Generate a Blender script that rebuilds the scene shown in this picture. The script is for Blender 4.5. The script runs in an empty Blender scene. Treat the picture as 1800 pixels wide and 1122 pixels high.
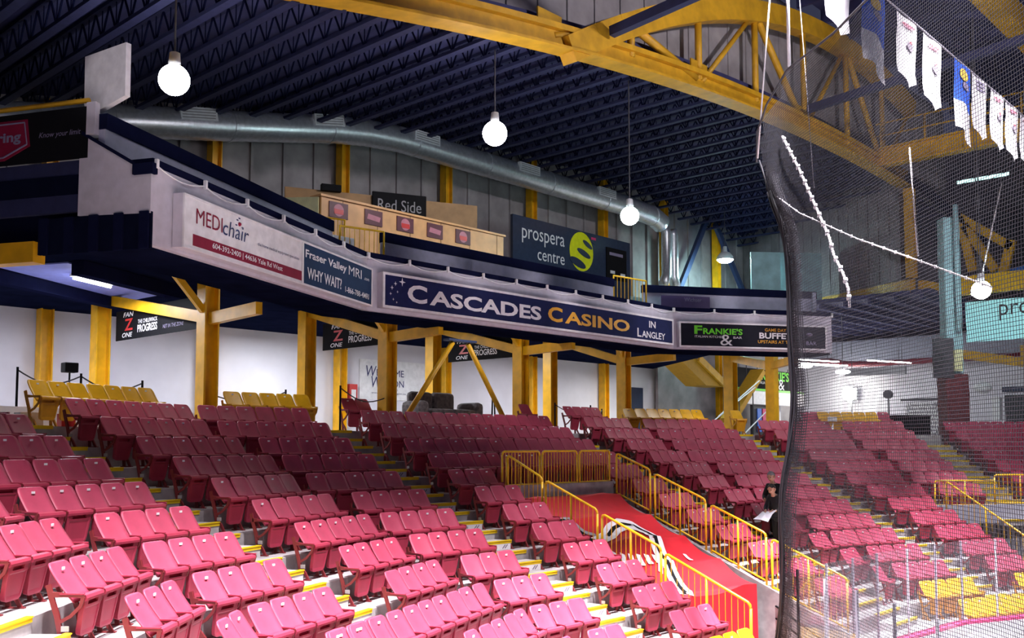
import bpy, math, random
import numpy as np
from mathutils import Vector
R = random.Random(7)
S = bpy.context.scene
COL = S.collection

# ------------------------------------------------------------------ camera, world, exposure
# eye level of the photographer is z = 0; X runs along the end wall, Y towards it
cd = bpy.data.cameras.new('camera'); cam = bpy.data.objects.new('camera', cd); COL.objects.link(cam)
cd.sensor_width = 36.0; cd.lens = 1717.0 / 1800.0 * 36.0; cd.clip_end = 300; cd.clip_start = 0.1
PITCH = math.radians(4.0); YAW = math.radians(42.9)
cd.shift_y = (780.0 - 1717.0 * math.tan(PITCH) - 561.0) / 1800.0
cam.location = (0, 0, 0)
cam.rotation_euler = (math.pi / 2 + PITCH, 0, YAW - math.pi / 2)
S.camera = cam
S.view_settings.view_transform = 'Standard'; S.view_settings.look = 'None'
S.view_settings.exposure = 0.0; S.view_settings.gamma = 1.0
S.view_settings.use_curve_mapping = False
W = bpy.data.worlds.new('world'); S.world = W; W.use_nodes = True
W.node_tree.nodes['Background'].inputs[0].default_value = (.28, .30, .55, 1)
W.node_tree.nodes['Background'].inputs[1].default_value = .12

def spot(x, y, z, power, tx, ty, tz, ang, col=(1, .91, .98), blend=.5, rad=.35):
    l = bpy.data.lights.new('rink_and_fill_spot', 'SPOT'); l.energy = power; l.color = col
    l.spot_size = math.radians(ang); l.spot_blend = blend; l.shadow_soft_size = rad
    o = bpy.data.objects.new('rink_and_fill_spot', l); COL.objects.link(o); o.location = (x, y, z)
    o.rotation_euler = (Vector((tx, ty, tz)) - Vector((x, y, z))).to_track_quat('-Z', 'Y').to_euler()
    return o
def area(x, y, z, power, sx, sy, rot=(0, 0, 0), col=(1, 1, 1)):
    l = bpy.data.lights.new('tube_and_fill_light', 'AREA'); l.energy = power; l.color = col
    l.shape = 'RECTANGLE'; l.size = sx; l.size_y = sy
    o = bpy.data.objects.new('tube_and_fill_light', l); COL.objects.link(o); o.location = (x, y, z); o.rotation_euler = rot
    return o
# hooded high-bay lamps of the rink roof (out of frame above), cut off before the top rows
for sx_, p_ in ((3.5, 40000), (10, 56000), (16.5, 72000), (23, 44000), (28.5, 24000)):
    spot(sx_, 6.0, 13.5, p_, sx_ * .98 + .4, 6.9, -4.5, 60, blend=1.0)
spot(24, 1.0, 12.6, 5200, 28, 13, 11.5, 105, blend=.5)  # unseen spot added to brighten the clerestory wall, truss and banners
for (lx_, tx_, ty_) in ((4, 8.0, 14.3), (9, 12.4, 16.4), (14, 17.5, 17), (19, 23.5, 17), (25, 28.4, 15.3)):      # unseen narrow spots added to brighten the advert signs and fascia
    spot(lx_, 1.0, 9.5, 1500, tx_, ty_, 4.35, 14.5, blend=.8, rad=.12)
spot(-2, 1.5, 13.5, 10000, 2.5, 6.0, -4, 70, blend=.7)
# lamps under press box deck and hall; front ones added to brighten seats, sofa
for (x_, y_, z_, p_, c_) in ((9.9, 22.6, 3.55, 60, (.85, .88, 1)), (18.3, 25.6, 3.6, 110, (.92, .95, 1)), (24.5, 24.6, 3.6, 70, (.9, .93, 1)),
                             (30.5, 25.0, 3.6, 70, (.95, .93, 1)), (6.5, 25.0, 3.6, 110, (.9, .9, 1)), (13.4, 25.0, 3.6, 45, (.85, .86, 1)), (8.3, 17.4, 3.7, 15, (1, .95, .9)), (12.9, 18.7, 3.7, 7, (1, .95, .9)), (19.6, 18.9, 3.7, 9, (1, .95, .95)), (29.0, 17.6, 3.7, 17, (1, .95, .9)), (31.5, 14.6, 3.7, 10, (1, .95, .9)), (37, 24.5, 3.4, 120, (1, .98, .95))):
    area(x_, y_, z_, p_ * 3.2, 1.2, .25, col=c_)

area(50, 21, 6.4, 420, 8, 6, col=(.95, .97, 1))  # broad fill light added to brighten the hall wall
spot(1.5, 8.0, 9.0, 700, 6.5, 14.6, 5.6, 9, blend=.6, rad=.1)  # unseen spot added to brighten the pale board at the corner

# ------------------------------------------------------------------ materials
def mat(name, col, rough=.6, metal=0., noise=.06, nscale=6., bump=0., emit=0., ecol=None, spec=.5, alpha=None):
    m = bpy.data.materials.new(name); m.use_nodes = True
    nt = m.node_tree; b = nt.nodes['Principled BSDF']
    b.inputs['Base Color'].default_value = (*col, 1); b.inputs['Roughness'].default_value = rough
    b.inputs['Metallic'].default_value = metal; b.inputs['Specular IOR Level'].default_value = spec
    if noise or bump:
        tc = nt.nodes.new('ShaderNodeTexCoord'); n = nt.nodes.new('ShaderNodeTexNoise')
        n.inputs['Scale'].default_value = nscale; n.inputs['Detail'].default_value = 3
        nt.links.new(tc.outputs['Object'], n.inputs['Vector'])
        if noise:
            r = nt.nodes.new('ShaderNodeValToRGB')
            r.color_ramp.elements[0].position = .3; r.color_ramp.elements[1].position = .7
            r.color_ramp.elements[0].color = (*[max(0, c * (1 - noise * 2)) for c in col], 1)
            r.color_ramp.elements[1].color = (*[min(1, c * (1 + noise)) for c in col], 1)
            nt.links.new(n.outputs['Fac'], r.inputs['Fac']); nt.links.new(r.outputs['Color'], b.inputs['Base Color'])
        if bump:
            bp = nt.nodes.new('ShaderNodeBump'); bp.inputs['Strength'].default_value = bump
            nt.links.new(n.outputs['Fac'], bp.inputs['Height']); nt.links.new(bp.outputs['Normal'], b.inputs['Normal'])
    if emit:
        b.inputs['Emission Color'].default_value = (*(ecol or col), 1); b.inputs['Emission Strength'].default_value = emit
    return m
M = {}
def dm(k, *a, **kw): M[k] = mat(k, *a, **kw)
dm('navy', (.022, .026, .085), .7, noise=.1); dm('navydeck', (.045, .05, .15), .8, noise=.12, nscale=2)
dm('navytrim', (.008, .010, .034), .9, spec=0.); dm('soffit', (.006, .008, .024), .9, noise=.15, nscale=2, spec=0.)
dm('yellow', (.82, .43, .006), .45, noise=.1, nscale=3); dm('truss', (.66, .36, .015), .5, noise=.12, nscale=2)
dm('rail', (.90, .55, .01), .35); dm('nosing', (.92, .66, .01), .5)
dm('red', (.45, .052, .105), .5, noise=.08, nscale=4, spec=.5); dm('redpan', (.41, .038, .078), .5, noise=.08, nscale=4, spec=.4)
dm('iron', (.20, .022, .026), .5); dm('plate', (.42, .40, .40), .6); dm('ironyel', (.5, .22, .01), .5)
dm('yseat', (.86, .46, .012), .38, noise=.06); dm('ypan', (.72, .33, .01), .42)
dm('concrete', (.42, .40, .40), .85, noise=.18, nscale=3, bump=.1); dm('step', (.55, .53, .52), .8, noise=.12, nscale=4)
dm('white', (.86, .86, .88), .6); dm('wallwhite', (.74, .73, .80), .7, noise=.04, nscale=1)
dm('fascia', (.60, .57, .64), .6, noise=.05); dm('parapet', (.44, .45, .58), .6, noise=.06)
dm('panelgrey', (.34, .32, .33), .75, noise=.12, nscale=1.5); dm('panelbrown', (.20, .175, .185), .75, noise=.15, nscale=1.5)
dm('duct', (.74, .77, .82), .34, metal=.75, noise=.08, nscale=8); dm('grille', (.72, .75, .78), .5)
dm('wood', (.72, .40, .16), .5, noise=.12, nscale=2); dm('ply', (.38, .22, .09), .6, noise=.15, nscale=2)
dm('cream', (.66, .66, .36), .6)
dm('black', (.007, .007, .009), .7, spec=.12); dm('darkgrey', (.05, .05, .06), .6); dm('grey', (.3, .3, .32), .6)
dm('signnavy', (.012, .016, .075), .6, spec=.15); dm('maroon', (.26, .012, .045), .6, spec=.15); dm('textnavy', (.02, .025, .13), .5)
dm('signteal', (.012, .035, .10), .6, spec=.15); dm('signblack', (.010, .011, .02), .6, spec=.15); dm('sugn', (.03, .045, .085), .16)
dm('gold', (.80, .40, .03), .4); dm('green', (.16, .72, .03), .5); dm('lime', (.72, .80, .01), .4); dm('signwhite', (.85, .84, .86), .5)
dm('purple', (.09, .055, .16), .6); dm('dimtext', (.25, .22, .34), .6); dm('badge', (.50, .18, .24), .5); dm('badgedark', (.10, .015, .03), .5)
dm('tarp', (.52, .008, .020), .5, noise=.06, nscale=3, bump=.05); dm('sofa', (.17, .145, .155), .8, noise=.25, nscale=10, bump=.3)
dm('coat', (.012, .013, .02), .8, noise=.2); dm('trouser', (.01, .01, .014), .8); dm('skin', (.50, .27, .19), .55); dm('hairdark', (.015, .012, .01), .6); dm('hairgrey', (.20, .20, .22), .7)
dm('paper', (.62, .62, .68), .7); dm('net', (.022, .022, .03), .7, noise=0); dm('rope', (.80, .78, .80), .7); dm('ropegrey', (.30, .29, .34), .7)
dm('flagwhite', (.80, .78, .82), .8, noise=.08, nscale=3); dm('flagblue', (.02, .10, .62), .7, noise=.1); dm('flaggold', (.75, .50, .08), .7)
dm('flagprint', (.22, .18, .24), .8); dm('flagred', (.45, .08, .1), .8)
dm('ice', (.85, .9, .95), .2); dm('boardwhite', (.82, .82, .85), .4); dm('redstripe', (.20, .012, .025), .5); dm('post', (.70, .70, .76), .4, metal=.3)
dm('teal', (.30, .52, .56), .6, noise=.12, nscale=2); dm('cyanboard_glow', (.42, .86, .90), .5, emit=.5, ecol=(.35, .85, .9)); dm('darkred', (.14, .02, .025), .6, noise=.2, nscale=5)
dm('hallgrey', (.42, .45, .55), .7, noise=.05); dm('extred', (.6, .03, .03), .4); dm('door', (.02, .03, .07), .4); dm('blueposter', (.04, .15, .6), .5); dm('redposter', (.6, .04, .15), .5)
dm('bluepanel', (.22, .26, .72), .6); dm('stairor', (.45, .24, .01), .6); dm('bluebeam', (.03, .05, .13), .6)
dm('globe', (1, 1, 1), .5, noise=0, emit=62, ecol=(1, .96, 1)); dm('globeteal', (1, 1, 1), .5, noise=0, emit=85, ecol=(.72, 1, 1))
dm('globesmall', (1, 1, 1), .5, noise=0, emit=95, ecol=(.78, 1, .98)); dm('lampteal', (1, 1, 1), .5, noise=0, emit=420, ecol=(.62, 1, .98)); dm('tube', (1, 1, 1), .5, noise=0, emit=60, ecol=(.9, .93, 1)); dm('disc', (1, 1, 1), .5, noise=0, emit=14, ecol=(1, 1, 1))
dm('flood', (1, 1, 1), .5, noise=0, emit=70, ecol=(1, .98, .9))
dm('tubeteal', (1, 1, 1), .5, noise=0, emit=2.2, ecol=(.45, .9, .85))
def glassmat():
    m = bpy.data.materials.new('rink_glass'); m.use_nodes = True; nt = m.node_tree
    for n in list(nt.nodes): nt.nodes.remove(n)
    out = nt.nodes.new('ShaderNodeOutputMaterial'); mix = nt.nodes.new('ShaderNodeMixShader'); mix2 = nt.nodes.new('ShaderNodeMixShader')
    t = nt.nodes.new('ShaderNodeBsdfTransparent'); t.inputs[0].default_value = (.96, .97, .98, 1)
    g = nt.nodes.new('ShaderNodeBsdfGlossy'); g.inputs['Roughness'].default_value = .06
    d = nt.nodes.new('ShaderNodeBsdfDiffuse'); d.inputs[0].default_value = (.75, .78, .85, 1)
    nz = nt.nodes.new('ShaderNodeTexNoise'); nz.inputs['Scale'].default_value = 7; mm = nt.nodes.new('ShaderNodeMath'); mm.operation = 'MULTIPLY'; mm.inputs[1].default_value = .10
    lw = nt.nodes.new('ShaderNodeLayerWeight'); lw.inputs[0].default_value = .08
    nt.links.new(nz.outputs['Fac'], mm.inputs[0]); nt.links.new(mm.outputs[0], mix2.inputs[0])
    nt.links.new(t.outputs[0], mix2.inputs[1]); nt.links.new(d.outputs[0], mix2.inputs[2])
    m3 = nt.nodes.new('ShaderNodeMath'); m3.operation = 'MULTIPLY'; m3.inputs[1].default_value = .45; nt.links.new(lw.outputs['Fresnel'], m3.inputs[0]); nt.links.new(m3.outputs[0], mix.inputs[0]); nt.links.new(mix2.outputs[0], mix.inputs[1]); nt.links.new(g.outputs[0], mix.inputs[2])
    nt.links.new(mix.outputs[0], out.inputs[0]); return m
M['glass'] = glassmat()

# ------------------------------------------------------------------ mesh helpers
class MB:
    def __init__(s): s.v = []; s.f = []
    def add(s, vs, fs):
        o = len(s.v); s.v += [tuple(map(float, v)) for v in vs]; s.f += [tuple(i + o for i in f) for f in fs]; return s
    def box(s, c, d, ax=(1, 0, 0)):
        """centre c, size d along ax (horizontal or tilted), side and up"""
        a = Vector(ax).normalized(); up = Vector((0, 0, 1))
        if abs(a.z) > .95: up = Vector((0, 1, 0))
        b = up.cross(a).normalized(); u = a.cross(b); c = Vector(c)
        vs = [c + a * (i * d[0] / 2) + b * (j * d[1] / 2) + u * (k * d[2] / 2) for i in (-1, 1) for j in (-1, 1) for k in (-1, 1)]
        return s.add(vs, [(0, 1, 3, 2), (4, 6, 7, 5), (0, 4, 5, 1), (2, 3, 7, 6), (0, 2, 6, 4), (1, 5, 7, 3)])
    def bar(s, p, q, w, h):
        p = Vector(p); q = Vector(q); d = q - p
        return s.box((p + q) / 2, (d.length, w, h), d)
    def prism(s, poly, z0, z1):
        n = len(poly); vs = [(x, y, z0) for x, y in poly] + [(x, y, z1) for x, y in poly]
        return s.add(vs, [tuple(range(n - 1, -1, -1)), tuple(range(n, 2 * n))] + [(i, (i + 1) % n, n + (i + 1) % n, n + i) for i in range(n)])
    def extr(s, pts, vec):
        n = len(pts); v = Vector(vec); vs = [Vector(p) for p in pts] + [Vector(p) + v for p in pts]
        return s.add(vs, [tuple(range(n - 1, -1, -1)), tuple(range(n, 2 * n))] + [(i, (i + 1) % n, n + (i + 1) % n, n + i) for i in range(n)])
    def tube(s, path, r, n=8, caps=True):
        P = [Vector(p) for p in path]; rings = []; prev = None
        for i, p in enumerate(P):
            t = (P[min(i + 1, len(P) - 1)] - P[max(i - 1, 0)]).normalized()
            if prev is None:
                prev = t.orthogonal().normalized()
            b = (prev - t * prev.dot(t)).normalized(); prev = b; c = t.cross(b)
            rr = r[i] if isinstance(r, (list, tuple)) else r
            rings.append([p + b * (rr * math.cos(2 * math.pi * j / n)) + c * (rr * math.sin(2 * math.pi * j / n)) for j in range(n)])
        vs = [v for g in rings for v in g]
        fs = [(i * n + j, i * n + (j + 1) % n, (i + 1) * n + (j + 1) % n, (i + 1) * n + j) for i in range(len(P) - 1) for j in range(n)]
        if caps: fs += [tuple(range(n - 1, -1, -1)), tuple((len(P) - 1) * n + j for j in range(n))]
        return s.add(vs, fs)
    def lathe(s, prof, c=(0, 0, 0), n=20):
        vs = [(c[0] + r * math.cos(2 * math.pi * j / n), c[1] + r * math.sin(2 * math.pi * j / n), c[2] + z) for r, z in prof for j in range(n)]
        return s.add(vs, [(i * n + j, i * n + (j + 1) % n, (i + 1) * n + (j + 1) % n, (i + 1) * n + j) for i in range(len(prof) - 1) for j in range(n)])
    def sphere(s, c, r, n=20, m=12, sz=1.):
        return s.lathe([(max(1e-4, r * math.sin(math.pi * i / m)), -r * sz * math.cos(math.pi * i / m)) for i in range(m + 1)], c, n)
    def mesh(s, name, m, smooth=False):
        me = bpy.data.meshes.new(name); me.from_pydata(s.v, [], s.f); me.update()
        for mm in (m if isinstance(m, (list, tuple)) else [m]): me.materials.append(M[mm] if isinstance(mm, str) else mm)
        if smooth: me.polygons.foreach_set('use_smooth', [True] * len(me.polygons))
        return me
    def build(s, name, m, parent=None, smooth=False, bevel=0):
        if parent is not None:
            ox, oy, oz = WLOC.get(parent.name, (0, 0, 0))
            s.v = [(x - ox, y - oy, z - oz) for x, y, z in s.v]
        me = s.mesh(name, m, smooth); o = bpy.data.objects.new(name, me); COL.objects.link(o)
        if parent is not None:
            o.parent = parent; WLOC[o.name] = WLOC.get(parent.name, (0, 0, 0))
        if bevel:
            b = o.modifiers.new('bevel', 'BEVEL'); b.width = bevel; b.segments = 2; b.limit_method = 'ANGLE'
        return o
WLOC = {}
def tag(o, label, cat, group=None, kind=None):
    o['label'] = label; o['category'] = cat
    if group: o['group'] = group
    if kind: o['kind'] = kind
    return o
def thing(name, label, cat, loc=(0, 0, 0), group=None, kind=None):
    o = bpy.data.objects.new(name, None); COL.objects.link(o); o.location = loc; o.empty_display_size = .1
    WLOC[o.name] = tuple(loc); return tag(o, label, cat, group, kind)
def text(s, name, m, parent, org, xd, up, w, h, bold=0., shear=0., depth=.004):
    """lettering fitted to a w x h box whose lower left corner is org"""
    c = bpy.data.curves.new('lettering', 'FONT'); c.body = s; c.size = 1; c.offset = bold; c.shear = shear; c.resolution_u = 3
    t = bpy.data.objects.new('lettering_tmp', c); COL.objects.link(t)
    me0 = bpy.data.meshes.new_from_object(t.evaluated_get(bpy.context.evaluated_depsgraph_get()))
    vs = np.array([v.co[:] for v in me0.vertices]); fs = [tuple(p.vertices) for p in me0.polygons]
    bpy.data.objects.remove(t); bpy.data.curves.remove(c); bpy.data.meshes.remove(me0)
    lo = vs.min(0); hi = vs.max(0); sx = w / max(1e-6, hi[0] - lo[0]); sy = h / max(1e-6, hi[1] - lo[1])
    X = Vector(xd).normalized(); U = Vector(up).normalized(); O = Vector(org); N = X.cross(U) * depth
    b = MB(); b.add([O + X * ((v[0] - lo[0]) * sx) + U * ((v[1] - lo[1]) * sy) + N for v in vs], fs)
    return b.build(name, m, parent)

# ------------------------------------------------------------------ bowl geometry
N_ = {1: (-.669, .743), 2: (-.358, .934), 3: (0, 1), 4: (.358, .934), 5: (.669, .743)}
D_ = {1: 9.75, 2: 13.70, 3: 18.58, 4: 26.5, 5: 33.95}
T_ = {i: (n[1], -n[0]) for i, n in N_.items()}
RISE, RUN = .34, .80
def floor_z(k): return -.07 - RISE * k
def corner(i, off):
    """plan point where facets i and i+1 meet at offset off from their row 0 line"""
    a, b = N_[i], N_[i + 1]; p, q = D_[i] + off, D_[i + 1] + off
    det = a[0] * b[1] - a[1] * b[0]
    return ((p * b[1] - a[1] * q) / det, (a[0] * q - p * b[0]) / det)
def pt(i, t, off): n, T = N_[i], T_[i]; d = D_[i] + off; return (T[0] * t + n[0] * d, T[1] * t + n[1] * d)
def tof(i, p): return T_[i][0] * p[0] + T_[i][1] * p[1]
def span(i, off):
    lo = tof(i, corner(i - 1, off)) if i > 1 else -2.0
    hi = tof(i, corner(i, off)) if i < 5 else 34.0
    return lo, hi
KMAX = 13
def pieces(i, k):
    """t ranges of tread k on facet i: the stair tunnels are cut out"""
    if i == 3 and k >= 4: return [('lo', 15.95), (19.95, 'hi')]
    if i == 4 and 7 <= k: return [('lo', 24.6)]
    if i == 5 and 7 <= k <= 10: return [(19.0, 'hi')]
    return [('lo', 'hi')]
for i in range(1, 6):
    b = MB()
    for k in range(-1, KMAX + 1):
        o0 = .12 - RUN * k; o1 = o0 - RUN
        if k == -1: o0 = 1.1
        if k == KMAX: o1 -= .9
        zt = floor_z(k) if k >= 0 else .30
        a0, a1 = span(i, o0); c0, c1 = span(i, o1)
        for lo, hi in pieces(i, k):
            l0, l1 = (a0, c0) if lo == 'lo' else (lo, lo); h0, h1 = (a1, c1) if hi == 'hi' else (hi, hi)
            b.prism([pt(i, l0, o0), pt(i, l1, o1), pt(i, h1, o1), pt(i, h0, o0)][::1], -5.6, zt)
    tag(b.build('seating_terrace', 'concrete', None), 'bare concrete terrace under the seats, %s' % ['', 'nearest part at the far left', 'second wedge from the left', 'middle part either side of the red tarp', 'part just right of the dark coated people', 'far right part behind the net'][i], 'terrace', kind='structure')
tag(MB().box((25, 20, -5.7), (120, 100, .2)).build('floor', 'concrete'), 'concrete arena floor below the stands', 'floor', kind='structure')
# concourse slab behind the top rows
b = MB(); off = 1.1
poly = [pt(1, -2, off), corner(1, off), corner(2, off), corner(3, off), corner(4, off), pt(5, 34, off), (58, 1), (58, 29.2), (-8, 29.2)]
b.prism(poly, -.3, .30); tag(b.build('floor', 'concrete'), 'grey concourse slab behind the top seat rows', 'floor', kind='structure')

# aisle stairs: half steps with yellow nosings
ADS = {1: (1, 10.35, 8.95)}
def aisle(i, t0, t1, kmax, words, ads=(), kmin=0):
    st = thing('aisle_stairs', words, 'stairs', (*pt(i, (t0 + t1) / 2, -RUN * 5), floor_z(5)), kind='structure')
    T = Vector((*T_[i], 0)); tc = (t0 + t1) / 2; wd = t1 - t0
    for k in range(kmin, kmax + 1):
        o1 = .12 - RUN * (k + 1)                 # front edge of tread k
        for half in (0, 1):
            oo = o1 if half == 0 else o1 - .40
            z = (floor_z(k) if k >= 0 else .30) if half == 0 else floor_z(k) - RISE / 2
            if half == 1:
                c = pt(i, tc, o1 - .20)
                MB().box((*c, z - RISE / 4), (wd, .40, RISE / 2), T).build('step', 'step', st)
            c = pt(i, tc, oo + .012)
            nb = MB(); nb.box((*c, z + .006), (wd, .075, .014), T)
            c2 = pt(i, tc, oo - .006); nb.box((*c2, z - .022), (wd, .014, .055), T)
            nb.build('nosing', 'nosing', st)
            if (k, half) in ads:
                c3 = pt(i, tc, oo - .006); c4 = Vector((*c3, z - .11))
                ad = MB().box(c4, (wd * .96, .008, .115), T).build('advert_strip', 'signwhite', st)
                m = Vector((-N_[i][0], -N_[i][1], 0)) * .006
                text('SOCIAL 604-823-2709', 'lettering', 'dimtext', ad, c4 - T * (wd * .42) + m + Vector((0, 0, -.022)), T, (0, 0, 1), wd * .58, .05, bold=.02)
                mk = MB()
                for q in (0, 1): mk.bar(c4 + T * (wd * (.30 + .05 * q)) + m + Vector((0, 0, -.035)), c4 + T * (wd * (.36 + .05 * q)) + m + Vector((0, 0, .035)), .004, .02)
                mk.build('logo', 'flagprint', ad)
    return st
aisle(1, 8.70, 10.05, 10, 'concrete aisle steps with yellow edges in the lower left corner', ads=((6, 1), (7, 1), (8, 1)))
aisle(2, 11.55, 12.85, 8, 'yellow edged aisle steps running down from the leftmost yellow seats', kmin=-1)
aisle(3, 13.2, 14.5, 12, 'yellow edged aisle steps with white advert strips, left of the red tarp', ads=tuple((k, 1) for k in range(1, 12)), kmin=-1)
aisle(3, 21.75, 23.05, 11, 'narrow aisle steps where the two people in dark coats stand')
aisle(4, 20.95, 22.3, 11, 'yellow edged aisle steps behind the left part of the net', kmin=-1)
aisle(5, 17.3, 18.6, 6, 'yellow edged aisle steps at far right, below the tall teal pillar')

# ------------------------------------------------------------------ seats
def seat_meshes():
    r = {}
    # backrest: curved shell with rounded top corners
    us = np.linspace(-1, 1, 9); vs_ = [0, .2, .4, .6, .75, .85, .92, .97, 1.]
    def bp(u, v, back):
        w = .222 if v < .74 else .222 - .06 * (1 - math.sqrt(max(0, 1 - ((v - .74) / .26) ** 2)))
        y = -.285 + .285 * v ** .97 - .020 * u * u + .014 * math.sin(v * math.pi); z = .465 + .40 * v
        return (u * w, y + (.022 if back else 0), z + (.006 if back else 0))
    def shell(fn, us, vs):
        b = MB(); nu, nv = len(us), len(vs); pts = [fn(u, v, bk) for bk in (0, 1) for v in vs for u in us]; f = []; o = nu * nv
        for j in range(nv - 1):
            for i in range(nu - 1):
                a = j * nu + i; f += [(a, a + 1, a + 1 + nu, a + nu), (o + a, o + a + nu, o + a + nu + 1, o + a + 1)]
        for i in range(nu - 1): f += [(i, o + i, o + i + 1, i + 1), ((nv - 1) * nu + i, (nv - 1) * nu + i + 1, o + (nv - 1) * nu + i + 1, o + (nv - 1) * nu + i)]
        for j in range(nv - 1): f += [(j * nu, (j + 1) * nu, o + (j + 1) * nu, o + j * nu), (j * nu + nu - 1, o + j * nu + nu - 1, o + (j + 1) * nu + nu - 1, (j + 1) * nu + nu - 1)]
        return b.add(pts, f)
    r['backrest'] = shell(bp, us, vs_)
    pu = [-1, -.86, -.80, -.58, -.56, 0, .56, .58, .80, .86, 1]; pv = [0, .05, .14, .2, .66, .70, .755, .76, .86, .865, .93, 1]
    def pp(u, v, back):
        w = (.165 + .045 * v) * (1 if v > .14 else .72 + .28 * math.sqrt(max(0, 1 - ((.14 - v) / .14) ** 2)))
        y = -.33 - .075 * v; z = .12 + .43 * v
        if back: return (u * w * .96, y + .055, z + .01)
        if v >= .865: y -= .016 if v < 1 else 0
        elif .755 < v < .865 and abs(u) < .57: y += .035
        elif .1 < v < .68 and abs(u) < .83: y += .007
        return (u * w, y, z)
    r['seat_pan'] = shell(pp, pu, pv)
    def ribbon(pts, wid, x, th):
        b = MB(); n = len(pts); L = []; Rr = []
        for i, p in enumerate(pts):
            a = np.array(pts[max(i - 1, 0)]); c = np.array(pts[min(i + 1, n - 1)]); t = (c - a) / np.linalg.norm(c - a); nn = np.array([-t[1], t[0]]) * (wid[i] if isinstance(wid, list) else wid) / 2
            L.append(np.array(p) + nn); Rr.append(np.array(p) - nn)
        v = [(x + s * th / 2, q[0], q[1]) for s in (-1, 1) for q in L + Rr]; f = []; m = 2 * n
        for i in range(n - 1):
            f += [(i, n + i, n + i + 1, i + 1), (m + i, m + i + 1, m + n + i + 1, m + n + i), (i, i + 1, m + i + 1, m + i), (n + i, m + n + i, m + n + i + 1, n + i + 1)]
        f += [(0, m, m + n, n), (n - 1, 2 * n - 1, m + 2 * n - 1, m + n - 1)]
        return b.add(v, f)
    for key, x in (('frame', -.229), ('end_frame', .229)):
        b = MB()
        for q, w in (([(-.17, 0), (-.16, .16), (-.12, .34), (-.06, .52), (-.02, .66)], .055), ([(-.05, .56), (-.20, .555), (-.40, .54)], [.06, .04, .03]), ([(-.39, .54), (-.36, .44), (-.26, .34), (-.15, .28)], .035), ([(-.155, .2), (-.24, .12), (-.31, 0)], .045)):
            r_ = ribbon(q, w, x, .024); b.add(r_.v, r_.f)
        b.box((x, -.23, .008), (.05, .24, .016)); r[key] = b
    a = MB()
    for i_, s_ in enumerate((1,)): a.box((-.229, -.27, .566), (.034, .25, .014))
    r['armrest'] = a
    a = MB(); a.box((.229, -.27, .566), (.034, .25, .014)); r['end_armrest'] = a
    for key, x in (('number_plate', -.248), ('end_number_plate', .248)):
        r[key] = MB().box((x, -.215, .215), (.010, .08, .055))
    r['number_tag'] = MB().box((0, -.062, .80), (.05, .012, .03), (1, 0, 0))
    return r
SM = seat_meshes()
def seat_mesh_set(cols):
    return {k: SM[k].mesh(k, c, smooth=k in ('backrest',)) for k, c in cols.items()}
REDC = dict(backrest='red', seat_pan='redpan', frame='iron', end_frame='iron', armrest='redpan', end_armrest='redpan', number_plate='plate', end_number_plate='plate', number_tag='signwhite')
YELC = dict(REDC, backrest='yseat', seat_pan='ypan', frame='ironyel', end_frame='ironyel', armrest='ypan', end_armrest='ypan')
MESH = {'red': seat_mesh_set(REDC), 'yellow': seat_mesh_set(YELC)}
seats = []     # (x, y, z, angle, colour, block, row, left end?, right end?)
PITCHS = .46
def run(i, k, t0, t1, colour, block, lend=False, rend=False, n=None, anchor='l'):
    ln = t1 - t0
    n = n or max(0, int((ln + .12) / PITCHS))
    if n <= 0: return
    st = t0 if anchor == 'l' else t1 - n * PITCHS
    ang = math.atan2(T_[i][1], T_[i][0])
    for j in range(n):
        x, y = pt(i, st + (j + .5) * PITCHS, -RUN * k if k >= 0 else .95)
        z = floor_z(k) if k >= 0 else .30
        seats.append(dict(x=x, y=y, z=z, a=ang, c=colour, b=block, k=k, l=lend and j == 0, r=(j == n - 1), plate=(lend and j == 0), rp=(rend and j == n - 1)))
TR = PITCHS
for k in range(0, 13):
    o = -RUN * k
    col = 'yellow' if k >= 12 else 'red'
    c12, c23, c34, c45 = (corner(i, o) for i in (1, 2, 3, 4))
    # far left block, then A (first block), B, C, strip, D, E, G
    run(1, k, 2.0, 8.65, col, 'Z', rend=True, anchor='r')
    run(1, k, 10.1, tof(1, c12) - .05, col, 'A', lend=True)
    run(2, k, tof(2, c12) + .12, 11.5, col, 'A', rend=True, anchor='r')
    if k <= 8: run(2, k, 12.95, tof(2, c23) - .05, col, 'B', lend=True)
    else: run(2, k, 8.6 if k == 9 else 8.2, tof(2, c23) - .05, col, 'B', anchor='r')
    run(3, k, tof(3, c23) + .12, 13.12, col, 'B', rend=True, anchor='r')
    if k <= 3: run(3, k, 14.62, 21.7, col, 'C', lend=True, rend=True)
    else: run(3, k, 14.5, 15.9, col, 'C', lend=True, n=3)
    if 4 <= k <= 11: run(3, k, 20.08, 21.5, col, 'N', lend=True, n=3)
    if k <= 11: run(3, k, 23.12, c34[0] - .05, col, 'D', lend=True)
    run(4, k, tof(4, c34) + .12, 20.88, col, 'D', rend=True, anchor='r')
    hi4 = min(tof(4, c45) - .05, 24.5 if k >= 7 else 99)
    run(4, k, 22.4, hi4, col, 'E', lend=True)
    if k <= 6:
        run(5, k, tof(5, c45) + .12, 17.2, col, 'E', rend=True, anchor='r')
        run(5, k, 18.7, 27.0, col, 'G', lend=True)
run(4, 13, 19.4, 24.5, 'yellow', 'E'); 
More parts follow.
